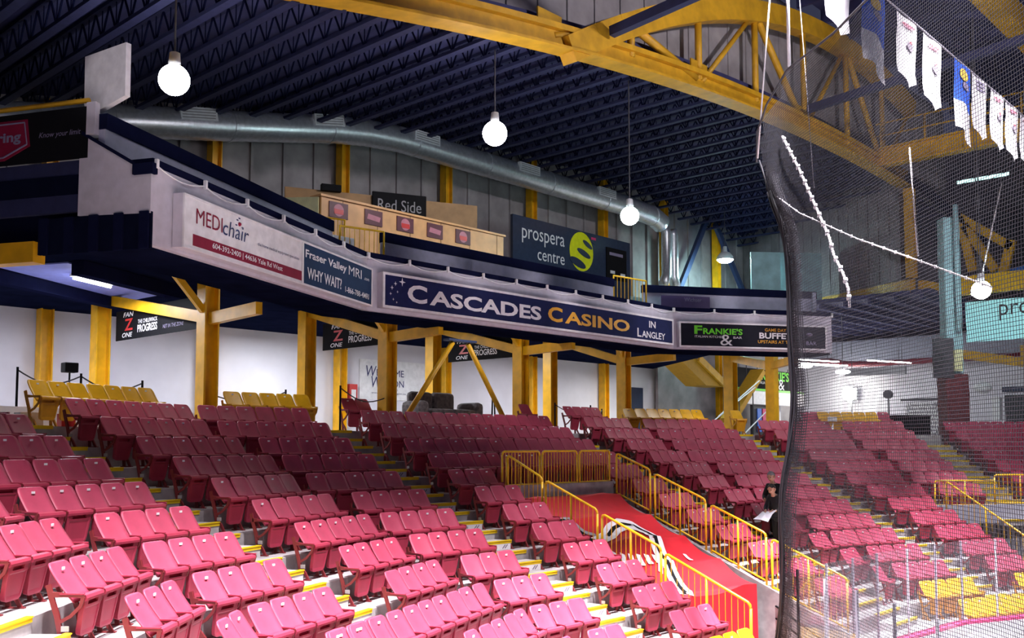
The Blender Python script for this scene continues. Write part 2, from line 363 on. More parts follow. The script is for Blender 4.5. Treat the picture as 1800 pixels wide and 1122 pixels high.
# seats standing on the concourse behind the top row
def conc(i, t0, n, colour, block, off=.95, lend=True):
    ang = math.atan2(T_[i][1], T_[i][0])
    for j in range(n):
        x, y = pt(i, t0 + (j + .5) * PITCHS, off)
        seats.append(dict(x=x, y=y, z=.30, a=ang, c=colour, b=block, k=-1, l=j == 0 and lend, r=j == n - 1, plate=False, rp=False))
conc(2, tof(2, (6.94, 18.61)) , 7, 'yellow', 'A', 1.15); conc(3, 11.55, 5, 'yellow', 'B', 1.0)
conc(3, 15.35, 2, 'red', 'C', 1.75); conc(3, 21.3, 1, 'red', 'C', 1.0); conc(3, 23.4, 4, 'red', 'C', 1.05)
conc(4, 17.55, 7, 'yellow', 'D', 1.0); conc(4, 22.0, 1, 'yellow', 'D', 1.0); conc(4, 25.2, 2, 'red', 'E', 1.0); conc(5, 14.4, 5, 'yellow', 'E', 1.0); conc(5, 16.7, 1, 'red', 'E', 1.0)

fwd = np.array([math.cos(YAW) * math.cos(PITCH), math.sin(YAW) * math.cos(PITCH), math.sin(PITCH)]); rgt = np.array([math.sin(YAW), -math.cos(YAW), 0]); upv = np.cross(rgt, fwd)
def inframe(s):
    p = np.array([s['x'], s['y'], s['z'] + .5]); d = p @ fwd
    if d < 1: return None
    px = 900 + 1717 * (p @ rgt) / d; py = 780 - 1717 * math.tan(PITCH) - 1717 * (p @ upv) / d
    return (px, py, d) if -45 < px < 1850 and py < 1165 else None
vis = []
for s in seats:
    q = inframe(s)
    if q: s['px'], s['py'], s['d'] = q; vis.append(s)
# numbering inside each row for the labels
ORD = lambda n: '%d%s' % (n, 'th' if 10 <= n % 100 <= 20 else {1: 'st', 2: 'nd', 3: 'rd'}.get(n % 10, 'th'))
rows = {}
for s in vis: rows.setdefault((s['b'], s['k']), []).append(s)
for g in rows.values():
    for j, s in enumerate(sorted(g, key=lambda q: q['px'])): s['ord'] = j + 1
BN = dict(Z='block in lower left corner', A='large block at left', B='block left of centre', C='block left of red tarp', N='strip right of red tarp', D='block beyond the dark coated people', E='block behind the net', G='far right block')
BG = dict(Z='lower left corner block', A='large left block', B='block left of centre', C='block left of the tarp', N='strip right of the tarp', D='block beyond the people', E='block behind the net', G='far right block')
vis.sort(key=lambda s: s['d'])
near, far = vis[:300], vis[300:]
for s in near:
    row = (ORD(s['k'] + 1) + ' row from top') if s['k'] >= 0 else 'on the concourse'
    lab = '%s folding seat, %s from left, %s, %s' % (s['c'], ORD(s['ord']), row, BN[s['b']])
    o = thing('stadium_chair', lab, 'chair', (s['x'], s['y'], s['z']), group='%s seats, %s' % (s['c'], BG[s['b']]))
    o.rotation_euler = (0, 0, s['a'])
    ms = MESH[s['c']]
    parts = ['backrest', 'seat_pan', 'frame', 'armrest']
    if s['r']: parts += ['end_frame', 'end_armrest']
    if s['plate'] and s['k'] >= 0: parts.append('number_plate')
    if R.random() < .75: parts.append('number_tag')
    for p in parts:
        c = bpy.data.objects.new(p.replace('end_', ''), ms[p]); COL.objects.link(c); c.parent = o
        if p == 'number_tag': c['label'] = 'small white seat number tag'
        if p == 'number_plate': c['label'] = 'white row number plate'
        if p == 'backrest': c.rotation_euler = (R.uniform(-.02, .02), 0, 0)
# the many smaller seats further off: one object
MI = ['red', 'redpan', 'iron', 'signwhite', 'plate', 'yseat', 'ypan', 'ironyel']
V = []; F = []; FM = []; nvv = 0
for s in far:
    cols = REDC if s['c'] == 'red' else YELC
    parts = ['backrest', 'seat_pan', 'frame', 'armrest'] + (['end_frame', 'end_armrest'] if s['r'] else []) + (['number_plate'] if s['plate'] and s['k'] >= 0 else []) + (['number_tag'] if R.random() < .6 else [])
    ca, sa = math.cos(s['a']), math.sin(s['a'])
    for p in parts:
        a = np.array(SM[p].v); V.append(np.stack([s['x'] + a[:, 0] * ca - a[:, 1] * sa, s['y'] + a[:, 0] * sa + a[:, 1] * ca, s['z'] + a[:, 2]], 1))
        F += [tuple(i + nvv for i in f) for f in SM[p].f]; FM += [MI.index(cols[p])] * len(SM[p].f); nvv += len(a)
if far:
    me = bpy.data.meshes.new('folding_seat'); me.from_pydata(np.concatenate(V).tolist(), [], F); me.update()
    for m_ in MI: me.materials.append(M[m_])
    me.polygons.foreach_set('material_index', FM)
    o = bpy.data.objects.new('distant_seating', me); COL.objects.link(o)
    tag(o, 'smaller red and yellow folding seats filling the more distant rows', 'seats', kind='stuff')
print('SEATS', len(vis), len(near), len(far))

# ------------------------------------------------------------------ railings round the red tarp
def railing(label, P0, P1, nb, hgt, foot, group, mid=True, botoff=None, flat=False):
    """sloping guard rail from P0 to P1 (tops of end posts): rounded tube frame with thin balusters"""
    P0 = Vector(P0); P1 = Vector(P1); t = thing('guard_railing', label, 'railing', (P0.x, P0.y, P0.z - hgt), group=group)
    dz = Vector((0, 0, 1)); r = .026; d = (P1 - P0)
    e = d.normalized() * .07
    top = [P0 - dz * .09, P0 - dz * .025 + e * .3, P0 + e, P1 - e, P1 - dz * .025 - e * .3, P1 - dz * .09]
    MB().tube(top, r, 8).build('top_rail', 'rail', t, True)
    MB().tube([P0 - dz * .08, P0 - dz * foot], r, 8).build('post', 'rail', t, True)
    MB().tube([P1 - dz * .08, P1 - dz * foot], r, 8).build('post', 'rail', t, True)
    MB().tube([P0 - dz * hgt, P1 - dz * hgt], r * .85, 8).build('bottom_rail', 'rail', t, True)
    if mid: MB().tube([(P0 + P1) / 2, (P0 + P1) / 2 - dz * foot], r * .95, 8).build('post', 'rail', t, True)
    for j in range(1, nb):
        if mid and j * 2 == nb: continue
        q = P0 + d * (j / nb)
        MB().tube([q - dz * .01, q - dz * hgt], .008, 5, False).build('baluster', 'rail', t)
    return t
GB = 'railings round the red tarp'
XL, XR = 15.97, 19.93
railing('top left railing panel across the back of red tarp', (15.95, 15.12, -.18), (17.22, 15.12, -.18), 12, .76, 1.05, GB, mid=False)
railing('middle railing panel across the back of red tarp', (17.32, 15.12, -.18), (18.60, 15.12, -.18), 12, .76, 1.05, GB, mid=False)
railing('right railing panel across the back of red tarp', (18.70, 15.12, -.18), (19.90, 15.12, -.18), 12, .76, 1.05, GB, mid=False)
railing('uppermost sloping railing panel left of red tarp', (XL, 14.98, -.25), (XL, 13.95, -.74), 8, 1.0, 1.2, GB, mid=False)
railing('second sloping railing panel left of red tarp', (XL, 13.85, -.79), (XL, 12.45, -1.36), 12, 1.0, 1.25, GB)
railing('third sloping railing panel left of red tarp', (XL, 12.33, -1.43), (XL, 10.90, -2.01), 12, 1.0, 1.25, GB)
railing('lowest sloping railing panel left of red tarp', (XL, 10.8, -2.11), (XL, 8.98, -2.88), 14, 1.05, 1.55, GB)
railing('uppermost sloping railing panel right of red tarp', (XR, 14.92, -.24), (XR, 13.9, -.64), 9, 1.0, 1.25, GB, mid=False)
railing('second sloping railing panel right of red tarp', (XR, 13.76, -.73), (XR, 12.34, -1.31), 12, 1.05, 1.35, GB)
railing('third sloping railing panel right of red tarp', (XR, 12.2, -1.42), (XR, 10.8, -2.0), 12, 1.05, 1.35, GB)
railing('lowest sloping railing panel right of red tarp, behind net edge', (XR, 10.66, -2.11), (XR, 8.95, -2.82), 14, 1.05, 1.5, GB)
G2 = 'railings of the far right stair opening'
B0 = pt(5, 15.35, -RUN * 7 + .05); B1 = pt(5, 17.25, -RUN * 7 + .05); B2 = pt(5, 18.9, -RUN * 7 + .05)
railing('level yellow railing behind the net at right, left panel', (*B0, -1.12), (*B1, -1.12), 14, .74, 1.1, G2)
railing('level yellow railing behind the net, panel at frame edge', (*B1, -.95), (*B2, -.95), 12, .85, 1.25, G2)
railing('sloping yellow railing behind the net at far right', (30.37, 10.49, -1.12), (29.4, 8.0, -2.6), 14, .9, 1.2, G2, mid=True)
MB().bar((*B0, -2.12), (*B2, -2.12), .15, .55).build('trim_1', 'hallgrey'); tag(bpy.data.objects['trim_1'], 'grey concrete upstand under the yellow railing at far right', 'wall', kind='structure')
t = thing('barred_gate', 'dark barred gate below the grey upstand at far right', 'gate', (*B1, -5.3))
MB().bar((*pt(5, 15.4, -RUN * 7 + .2), -3.9), (*pt(5, 18.9, -RUN * 7 + .2), -3.9), .05, 2.9).build('backing', 'black', t)  # black sheet stands in for the shade inside the opening
for j in range(22): c = pt(5, 15.5 + j * .15, -RUN * 7 + .1); MB().tube([(*c, -5.3), (*c, -2.42)], .018, 5).build('bar', 'darkgrey', t)
# concrete kerbs and back wall of the tunnel
for nme, lb, pp_ in (('trim_2', 'concrete kerb under the railing left of red tarp', XL), ('trim_3', 'concrete kerb under the railing right of red tarp', XR)):
    b = MB(); b.extr([(pp_ - .07, 15.1, -1.30), (pp_ - .07, 8.9, -3.95), (pp_ - .07, 8.9, -5.4), (pp_ - .07, 15.1, -5.4)], (.14, 0, 0)); tag(b.build(nme, 'concrete'), lb, 'kerb', kind='structure')
tag(MB().box((17.95, 15.14, -3.1), (4.1, .14, 4.3)).build('trim_4', 'concrete'), 'concrete wall below the level railings behind red tarp', 'wall', kind='structure')
# red tarp over the tunnel
def tz(x, y):
    u = (14.7 - y) / 3.75
    z = -1.24 - 1.85 * u if u > 0 else -1.24
    if u > 0: z += .05 - .13 * abs(math.sin(u * 12.5 + .25 * math.sin(x * 1.5))) ** .8 + .02 * math.sin(x * 3.1 + u * 5)
    return z
tp = thing('red_tarp', 'bright red printed tarp stretched over the stair tunnel between yellow railings', 'tarp', (17.9, 12.8, -2.2))
b = MB(); nx, ny = 24, 90; xs = np.linspace(16.08, 19.66, nx); ys = np.linspace(15.05, 10.9, ny)
b.add([(x, y, tz(x, y)) for y in ys for x in xs], [(j * nx + i, (j + 1) * nx + i, (j + 1) * nx + i + 1, j * nx + i + 1) for j in range(ny - 1) for i in range(nx - 1)])
b.build('sloping_sheet', 'tarp', tp, True)
b = MB(); hz = np.linspace(0, 1, 8)
b.add([(x, 10.9 + .03 * math.sin(x * 7) * h - .02 * h, tz(x, 10.9) * (1 - h) + (-5.2) * h) for h in hz for x in xs], [(j * nx + i, (j + 1) * nx + i, (j + 1) * nx + i + 1, j * nx + i + 1) for j in range(7) for i in range(nx - 1)])
b.build('front_drop', 'tarp', tp, True)
b = MB(); b.add([(19.66 + .02 * math.sin(y * 5) * h, y, tz(19.66, y) * (1 - h) + (tz(19.66, y) - .45) * h) for h in (0, 1) for y in ys], [(i, i + 1, ny + i + 1, ny + i) for i in range(ny - 1)]); b.build('side_drop', 'tarp', tp, True)
def ribbon_on(path, w, m, name, dz=.03):
    pts = [];
    for a, c in zip(path[:-1], path[1:]):
        for q in np.linspace(0, 1, 13)[:-1]: pts.append((a[0] + (c[0] - a[0]) * q, a[1] + (c[1] - a[1]) * q))
    pts.append(path[-1]); b = MB(); vs = []
    for i, p in enumerate(pts):
        a = np.array(pts[max(0, i - 1)]); c = np.array(pts[min(len(pts) - 1, i + 1)]); t = (c - a) / np.linalg.norm(c - a); n = np.array([-t[1], t[0]]) * w / 2
        for q in (np.array(p) + n, np.array(p) - n): vs.append((q[0], q[1], tz(q[0], max(q[1], 10.9)) + dz))
    b.add(vs, [(2 * i, 2 * i + 1, 2 * i + 3, 2 * i + 2) for i in range(len(pts) - 1)]); return b.build(name, m, tp)
ov = [(16.75, 13.05), (17.3, 13.2), (17.8, 13.42), (18.25, 13.5), (18.6, 13.42), (18.75, 13.15), (18.6, 12.85), (18.2, 12.45), (17.75, 11.95), (17.3, 11.4), (16.95, 10.98)]
ribbon_on(ov, .34, 'signwhite', 'printed_outline', .03); ribbon_on(ov, .09, 'black', 'printed_line', .045)
for j in range(6): ribbon_on([(16.35 + .22 * j, 12.2 - .05 * j), (16.75 + .22 * j, 12.62 - .05 * j)], .11, 'signwhite', 'printed_stripe')
ribbon_on([(16.2, 13.6), (16.5, 13.45), (16.55, 13.0), (16.75, 12.85)], .42, 'black', 'printed_shape', .03)
ribbon_on([(16.2, 14.05), (16.45, 13.75), (16.6, 13.8), (16.75, 13.4), (17.0, 13.3)], .13, 'grey', 'printed_edge', .04)
ribbon_on([(17.2, 11.75), (17.55, 12.0)], .09, 'signwhite', 'printed_mark'); ribbon_on([(18.7, 11.95), (18.95, 12.3)], .08, 'signwhite', 'printed_mark')
# dark rail behind the tarp's front corner
t = thing('dark_handrail', 'dark steel handrail of four bars at front corner of red tarp', 'railing', (20.0, 10.2, -5.4))
for j in range(5): MB().tube([(19.9, 10.6, -3.55 - .27 * j), (18.6, 8.6, -4.05 - .27 * j)], .022, 6).build('bar', 'black', t)
MB().tube([(18.6, 8.6, -5.4), (18.6, 8.6, -3.95)], .03, 6).build('post', 'black', t); MB().tube([(19.9, 10.6, -5.4), (19.9, 10.6, -3.4)], .03, 6).build('post', 'black', t)

# ------------------------------------------------------------------ end wall, roof, truss
def zroof(X): return 13.05 - .0042 * (X - 37.5) ** 2
def zj(X): return zroof(X) - .82          # underside of the roof joists
b = MB(); X = -8.0
while X < 51.5:
    b.prism([(X + .03, 28.95), (X + 1.27, 28.95), (X + 1.27, 29.1), (X + .03, 29.1)], 4.0, max(5, zroof(X + .6)) + .4)
    b.prism([(X - .05, 28.86), (X + .05, 28.86), (X + .05, 29.1), (X - .05, 29.1)], 4.0, max(5, zroof(X)) + .4)
    X += 1.3
b.prism([(-8, 29.1), (58, 29.1), (58, 29.3), (-8, 29.3)], .3, 13.5)
tag(b.build('wall_back', 'panelgrey'), 'tall grey ribbed panel wall behind the press box, with yellow columns', 'wall', kind='structure')
tag(MB().prism([(-8, 28.8), (42.4, 28.8), (42.4, 28.94), (-8, 28.94)], .3, 4.6).build('wall_lower', 'wallwhite'), 'white concourse wall behind the top seat rows', 'wall', kind='structure')
def ibeam_col(x, y, z0, z1, w=.30, m='yellow'):
    b = MB()
    for s in (-1, 1): b.box((x + s * w * .45, y, (z0 + z1) / 2), (.035, w, z1 - z0))
    b.box((x, y, (z0 + z1) / 2), (w * .9, .03, z1 - z0)); return b
for n in range(-2, 9):
    x = 11.2 + 5.2 * n
    if x < 3 or x > 49: continue
    o = ibeam_col(x, 28.55, .3, zroof(x) - .25, .36).build('wall_column', 'yellow')
    tag(o, 'tall yellow steel wall column, %s along the ribbed back wall' % (ORD(n + 2) + ' from left'), 'column', 'yellow columns of the back wall')
# roof deck
xs = np.linspace(-8, 58, 45)
b = MB(); b.add([(x, y, zroof(x)) for y in (17.3, 29.3) for x in xs] + [(x, y, zroof(x) + .15) for y in (17.3, 29.3) for x in xs],
    [(i, i + 1, 46 + i, 45 + i) for i in range(44)] + [(90 + i, 135 + i, 136 + i, 91 + i) for i in range(44)] + [(i, 90 + i, 91 + i, i + 1) for i in range(44)])
tag(b.build('ceiling', 'navydeck'), 'dark navy roof deck above the stand', 'ceiling', kind='structure')
b = MB(); b.box((25, -1, 17.6), (110, 36, .2))
for j in range(40): b.box((-20 + j * 2.1, -1, 17.2), (.12, 36, .6))
tag(b.build('ceiling', 'navydeck'), 'high dark roof over the rink behind the hanging banners', 'ceiling', kind='structure')
# joists: chord angles and zigzag webs; one set of meshes shared by all
Y0, Y1 = 17.25, 28.85
jb = MB().box((0, (Y0 + Y1) / 2, .05), (.20, Y1 - Y0, .09)).mesh('bottom_chord', 'navy')
jt = MB().box((0, (Y0 + Y1) / 2, .75), (.16, Y1 - Y0, .09)).mesh('top_chord', 'navy')
wb = MB(); nz = 17
for q in range(nz):
    a = Y0 + (Y1 - Y0) * q / nz; c = Y0 + (Y1 - Y0) * (q + .5) / nz; d = Y0 + (Y1 - Y0) * (q + 1) / nz
    wb.bar((0, a, .73), (0, c, .08), .035, .035); wb.bar((0, c, .08), (0, d, .73), .035, .035); wb.bar((0, c, .08), (0, c, .73), .02, .02)
jw = wb.mesh('web', 'navytrim')
X = .5
while X < 51:
    t = thing('roof_joist', 'dark navy open-web steel roof joist under the ceiling', 'joist', (X, 0, zj(X)), 'roof joists under the dark ceiling')
    for nme, me in (('bottom_chord', jb), ('top_chord', jt), ('web', jw)):
        c = bpy.data.objects.new(nme, me); COL.objects.link(c); c.parent = t
    X += 1.25
# main yellow truss
def zb(X): return 12.06 - .0037 * (X - 38) ** 2
def zt_(X): return 16.6 - .0165 * (X - 39) ** 2
t = thing('roof_truss', 'large yellow arched steel roof truss crossing the top of the picture', 'truss', (25, 17, 10.5))
xs = list(np.linspace(3, 45, 30)); b = MB(); u = MB()
for a, c in zip(xs[:-1], xs[1:]):
    b.bar((a, 17, zb(a)), (c, 17, zb(c)), .62, .07); b.bar((a, 17.02, zb(a) + .28), (c, 17.02, zb(c) + .28), .10, .52)
    u.bar((a, 17, zb(a) + .60), (c, 17, zb(c) + .60), .40, .16)
b.build('bottom_chord', 'truss', t); u.build('bottom_chord_cap', 'truss', t)
xs = list(np.linspace(20.5, 46, 22)); b = MB()
for a, c in zip(xs[:-1], xs[1:]): b.bar((a, 17, zt_(a)), (c, 17, zt_(c)), .5, .75)
b.build('top_chord', 'truss', t)
Bn = [19.8, 27.4, 35.0, 42.6]; Tn = [23.6, 31.2, 38.9, 46.0]
for i, x in enumerate(Bn):
    if x > 21: MB().tube([(x, 17, zb(x) + .4), (x, 17, zt_(x))], .12, 8).build('web_member', 'truss', t, True)
    if i: MB().tube([(x - .2, 17, zb(x) + .4), (Tn[i - 1], 17, zt_(Tn[i - 1]))], .13, 8).build('web_member', 'truss', t, True)
    MB().tube([(x + .2, 17, zb(x) + .4), (Tn[i], 17, zt_(Tn[i]))], .09, 8).build('web_member', 'truss', t, True)
for x in Tn[:3]: MB().tube([(x, 17, zb(x) + .4), (x, 17, zt_(x))], .12, 8).build('web_member', 'truss', t, True)
for x in Bn: MB().box((x, 17, zb(x) + .75), (1.0, .05, .5)).build('gusset_plate', 'truss', t)
# clerestory wall between the two roofs
b = MB(); X = 2.0
while X < 52:
    b.prism([(X + .05, 17.75), (X + 1.25, 17.75), (X + 1.25, 17.85), (X + .05, 17.85)], zroof(X + .6) - .2, 17.5)
    b.prism([(X - .06, 17.70), (X + .06, 17.70), (X + .06, 17.85), (X - .06, 17.85)], zroof(X) - .2, 17.5); X += 1.3
tag(b.build('wall_clerestory', 'panelgrey'), 'grey ribbed wall strip seen between the yellow truss members', 'wall', kind='structure')
for x, lb in ((22.1, 'dark navy roof brace meeting the yellow truss, nearer one'), (34.5, 'dark navy roof brace behind the net, farther one')):
    tag(MB().bar((x, 16.6, zb(x) + .75), (x, 5, zb(x) + 1.6), .24, .28).build('roof_brace', 'navy'), lb, 'brace')
# catwalk girder towards the rink
t = thing('catwalk', 'yellow girder catwalk with railings behind the hanging banners', 'catwalk', (42, 11, 11.9))
g = MB(); g.box((42, 11.4, 12.55), (.12, 12.2, .7)); g.box((42, 11.4, 12.17), (.5, 12.2, .07)); g.box((42, 11.4, 12.92), (.5, 12.2, .07)); g.build('girder', 'truss', t)
MB().box((42.6, 11, 13.0), (1.3, 12.2, .05)).build('walkway', 'darkgrey', t)
for z in (13.5, 14.05): MB().tube([(41.9, 17, z), (41.9, 5, z)], .035, 6).build('handrail', 'truss', t)
for j in range(7): MB().tube([(41.9, 16.8 - j * 1.9, 12.95), (41.9, 16.8 - j * 1.9, 14.05)], .04, 6).build('rail_post', 'truss', t)
tag(MB().box((42, 10.4, 15.75), (40, .7, .9)).build('roof_girder', 'truss'), 'yellow roof girder in the top right corner', 'beam')
# post under the end of the truss and slanted clad wall
tag(ibeam_col(44.5, 16.6, 7.5, 11.62, .40).build('truss_post', 'truss'), 'yellow post under right end of the big truss', 'column')
A = Vector((51.2, 28.9, 0)); Bv = Vector((44.8, 17.15, 0)); d = (Bv - A); n = 18; b = MB()
for j in range(n):
    p = A + d * (j / n); q = A + d * ((j + .93) / n); b.extr([(p.x, p.y, 7.5), (q.x, q.y, 7.5), (q.x, q.y, 12.6), (p.x, p.y, 12.6)], (.25, -.12, 0))
b.extr([(A.x + .2, A.y, 7.5), (Bv.x + .2, Bv.y, 7.5), (Bv.x + .2, Bv.y, 12.6), (A.x + .2, A.y, 12.6)], (.25, -.12, 0))
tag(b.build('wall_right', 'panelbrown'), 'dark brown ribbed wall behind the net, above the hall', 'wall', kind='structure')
tag(MB().bar((47.8, 22.5, 7.22), (44.62, 16.6, 7.15), .3, .62).build('edge_beam', 'truss'), 'yellow edge beam under the dark ribbed wall behind net', 'beam')
tag(MB().bar((44.62, 16.25, 7.1), (47.0, 15.5, 7.0), .3, .5).build('edge_beam', 'yellow'), 'short yellow edge beam running to the teal pillar', 'beam')
b = MB(); b.box((54, 22.3, 6.85), (19, 13, .2))
for j in range(11): b.box((54, 16.2 + j * 1.2, 6.62), (19, .1, .25))
tag(b.build('ceiling', 'navydeck'), 'dark joisted ceiling of the hall behind the net', 'ceiling', kind='structure')
# ------------------------------------------------------------------ round duct on the wall
t = thing('air_duct', 'shiny round spiral metal duct running along the back wall', 'duct', (25, 27.4, 11))
path = [(8.5, 27.3, 8.4), (11.5, 27.3, 9.1), (12.8, 27.3, 9.4), (16.3, 27.3, 10.1), (20.3, 27.3, 10.95), (21.6, 27.3, 11.15), (23.2, 27.3, 11.28), (30, 27.3, 11.3), (37.5, 27.3, 11.33), (39.6, 27.3, 11.2), (40.5, 27.3, 10.9)]
P = [];
for a, c in zip(path[:-1], path[1:]):
    L = math.dist(a, c); n = max(2, int(L / .16))
    for q in range(n): P.append([a[i] + (c[i] - a[i]) * q / n for i in range(3)])
MB().tube(P, [.475 + .012 * (i % 2) for i in range(len(P))], 18).build('duct_pipe', 'duct', t, True)
for i in range(0, len(P), 24): MB().tube([P[i], [P[i][0] + .07, P[i][1], P[i][2] + .008]], .505, 18).build('band_clamp', 'duct', t)
for x, z in ((14.85, 9.85), (19.7, 10.85), (24.2, 11.28), (29.96, 11.3), (35.3, 11.3)):
    sl = .19 if x < 16 else .2 if x < 21 else 0
    e = Vector((1, 0, sl)).normalized()
    gr = MB().box((x, 26.86, z + .18), (1.25, .14, .38), e).build('supply_grille', 'grille', t)
    gb = MB()
    for q in range(4): gb.box((x, 26.785, z + .05 + q * .085), (1.12, .012, .03), e)
    gb.build('louvre', 'grey', gr)
for dx in (0, .62): MB().tube([(40.6 + dx, 27.3, 10.9 - .2 * dx), (40.75 + dx, 27.3, 10.5), (40.75 + dx, 27.3, 8.4), (40.6 + dx * 1.8 - .3, 27.2, 7.9)], .26, 12).build('drop_pipe', 'duct', t, True)
for a, c in (((43.2, 8.0), (46.0, 12.2)), ((46.9, 12.2), (50.5, 8.0))):
    tag(MB().bar((a[0], 28.2, a[1]), (c[0], 28.2, c[1]), .2, .3).build('wall_brace', 'bluebeam'), 'dark blue diagonal wall brace, %s of the pair beside the far yellow column' % ('left' if a[0] < 45 else 'right'), 'brace')

# ------------------------------------------------------------------ press box
A0, A1, A2, A3 = (6.87, 13.69), (13.55, 17.0), (25.7, 17.0), (30.35, 13.95)
def vec(a, c): v = Vector((c[0] - a[0], c[1] - a[1], 0)); return v.normalized(), v.length
FAC = [(A0, A1), (A1, A2), (A2, A3)]
back = []
def offl(o):     # facade polyline pushed back by o
    T = [vec(a, c)[0] for a, c in FAC]; Nn = [Vector((-q.y, q.x, 0)) for q in T]; out = [Vector((*A0, 0)) + Nn[0] * o]
    for i, p in ((0, A1), (1, A2)):
        a, c = Nn[i], Nn[i + 1]; out.append(Vector((*p, 0)) + (a + c) * (o / (1 + a.dot(c))))
    out.append(Vector((*A3, 0)) + Nn[2] * o); return [(v.x, v.y) for v in out]
words = ['left', 'middle', 'right']
def band(o0, o1, z0, z1, i): p, q = offl(o0), offl(o1); return MB().prism([p[i], p[i + 1], q[i + 1], q[i]], z0, z1)
for i in range(3):
    tag(band(0, .12, 2.95, 4.14, i).build('press_box_fascia', 'fascia'), 'pale grey press box front behind the signs, %s face' % words[i], 'fascia', kind='structure')
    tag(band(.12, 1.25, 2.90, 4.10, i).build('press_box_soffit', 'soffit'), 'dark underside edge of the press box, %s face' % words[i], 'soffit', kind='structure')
    tag(band(.02, 1.1, 4.13, 4.27, i).build('press_box_ledge', 'navytrim'), 'dark ledge on top of the press box front, %s face' % words[i], 'ledge', kind='structure')
pl_ = offl(1.26)
deck = [pl_[0], pl_[1], pl_[2], pl_[3], (41.5, 28.7), (-.6, 28.7)]
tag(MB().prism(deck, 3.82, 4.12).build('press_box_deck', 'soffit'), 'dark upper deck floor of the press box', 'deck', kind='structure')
# parapets with dark base and cap
pa = offl(.95); pb = offl(1.10)
def parapet(p, q, label, zt=5.02):
    T, L = vec(p, q); t = thing('parapet', label, 'parapet', (p[0], p[1], 4.2), kind='structure'); c = Vector(((p[0] + q[0]) / 2, (p[1] + q[1]) / 2, 0))
    MB().box(c + Vector((0, 0, 4.58)), (L, .12, .80), T).build('panel', 'parapet', t)
    MB().box(c + Vector((0, 0, zt - .11)), (L + .02, .20, .24), T).build('cap', 'navytrim', t)
    MB().box(c + Vector((0, 0, 4.30)), (L + .01, .16, .24), T).build('base', 'navytrim', t)
    return t
e1 = Vector((*pa[1], 0)) - vec(A0, A1)[0] * .15
parapet(pa[0], (e1.x, e1.y), 'sloping-looking upper parapet above the white chair shop sign')
parapet((14.75, 17.95), (23.8, 17.95), 'upper parapet above the casino sign')
T3, L3 = vec(A2, A3); s3 = Vector((*pa[2], 0)) - T3 * .35
t = parapet((s3.x, s3.y), pa[3], 'upper parapet above the green lettered restaurant sign', 5.08)
MB().box((pa[3][0] + .05, pa[3][1] + .3, 4.6), (.9, .12, .9), (.555, .832, 0)).build('return', 'parapet', t)
m3 = Vector((T3.y, -T3.x, 0))
pc = s3 + T3 * 1.45 + m3 * .09 + Vector((0, 0, 4.57))
o = MB().box(pc, (1.7, .02, .40), T3).build('parapet_banner', 'purple'); tag(o, 'dark purple cloth banner on the right upper parapet', 'banner')
text('Wichser', 'lettering', 'dimtext', o, pc - T3 * .05 + m3 * .02 + Vector((0, 0, .02)), T3, (0, 0, 1), .6, .13)
# left end of the press box
e = Vector((-.442, .897, 0)); no = Vector((-.897, -.442, 0))
def ep(s, z, off=0.): return Vector((*A0, 0)) + e * s + no * off + Vector((0, 0, z))
t = thing('press_box_end', 'white end panel at the left corner of the press box', 'panel', tuple(ep(0, 2.9)), kind='structure')
MB().extr([ep(0, 3.42), ep(0, 4.02), ep(.22, 4.02), ep(.22, 4.14), ep(1.22, 4.72), ep(1.3, 4.72), ep(1.3, 3.46)], no * .06).build('white_panel', 'fascia', t)
MB().bar(ep(.22, 4.14, .07), ep(1.25, 4.74, .07), .03, .05).build('dark_edge', 'navytrim', t)
MB().box(ep(.12, 4.09, .05), (.36, .12, .16), e).build('ledge_end', 'navytrim', t)
MB().box(ep(1.08, 4.95, .05), (.16, .1, .5), e).build('white_post', 'fascia', t)
b = MB().box(ep(.98, 3.17, .02), (1.96, .05, .56), e); b.build('dark_base', 'soffit', t)
for s in (.1, .55, 1.0, 1.45, 1.92): MB().box(ep(s, 3.17, .06), (.16, .05, .56), e).build('rib', 'navytrim', t)
MB().box(ep(6, 3.95, -.05), (9.6, .08, .8), e).build('dark_side_wall', 'navy', t)
MB().box(ep(6, 3.35, -.3), (9.0, .08, .5), e).build('dark_side_base', 'navytrim', t)
tag(MB().box(ep(6.6, 2.93, .05), (9.2, .25, .32), e).build('side_beam', 'yellow'), 'yellow beam end at left edge, under the press box side', 'beam')
o = MB().box(ep(6.1, 4.75, .06), (9.9, .03, .80), e).build('side_banner', 'black'); tag(o, 'dark banner with red shield on the left end of press box', 'banner')
xd = -e
text('Know your limit', 'lettering', 'dimtext', o, ep(2.05, 4.70, .08), xd, (0, 0, 1), .78, .11, shear=.25)
sh = [(3.6, 5.05), (2.28, 5.05), (2.22, 4.62), (2.7, 4.42), (3.6, 4.40)]
MB().extr([ep(s, z, .075) for s, z in sh], no * .008).build('shield', 'maroon', o)
b = MB(); pts_ = [(3.6, 5.0), (2.33, 5.0), (2.27, 4.65), (2.72, 4.47), (3.6, 4.45)]
for a, c in zip(pts_[:-1], pts_[1:]): b.bar(ep(*a, .09), ep(*c, .09), .012, .02)
b.build('shield_outline', 'dimtext', o); text('ring', 'lettering', 'dimtext', o, ep(2.85, 4.66, .085), xd, (0, 0, 1), .46, .2, bold=.03)
tag(MB().tube([ep(1.2, 5.27, 0), ep(11, 5.27, 0)], .04, 8).build('handrail', 'truss'), 'thin orange-yellow handrail above the red shield banner', 'handrail')
# pale tilted board above the corner
o = MB().extr([(6.42, 15.16, 6.09), (6.61, 14.16, 6.10), (6.61, 14.15, 5.27), (6.48, 14.83, 5.14), (6.43, 15.16, 5.3)], (.09, .02, 0)).build('hanging_board', 'white')
tag(o, 'plain pale board standing up at the left press box corner', 'board')
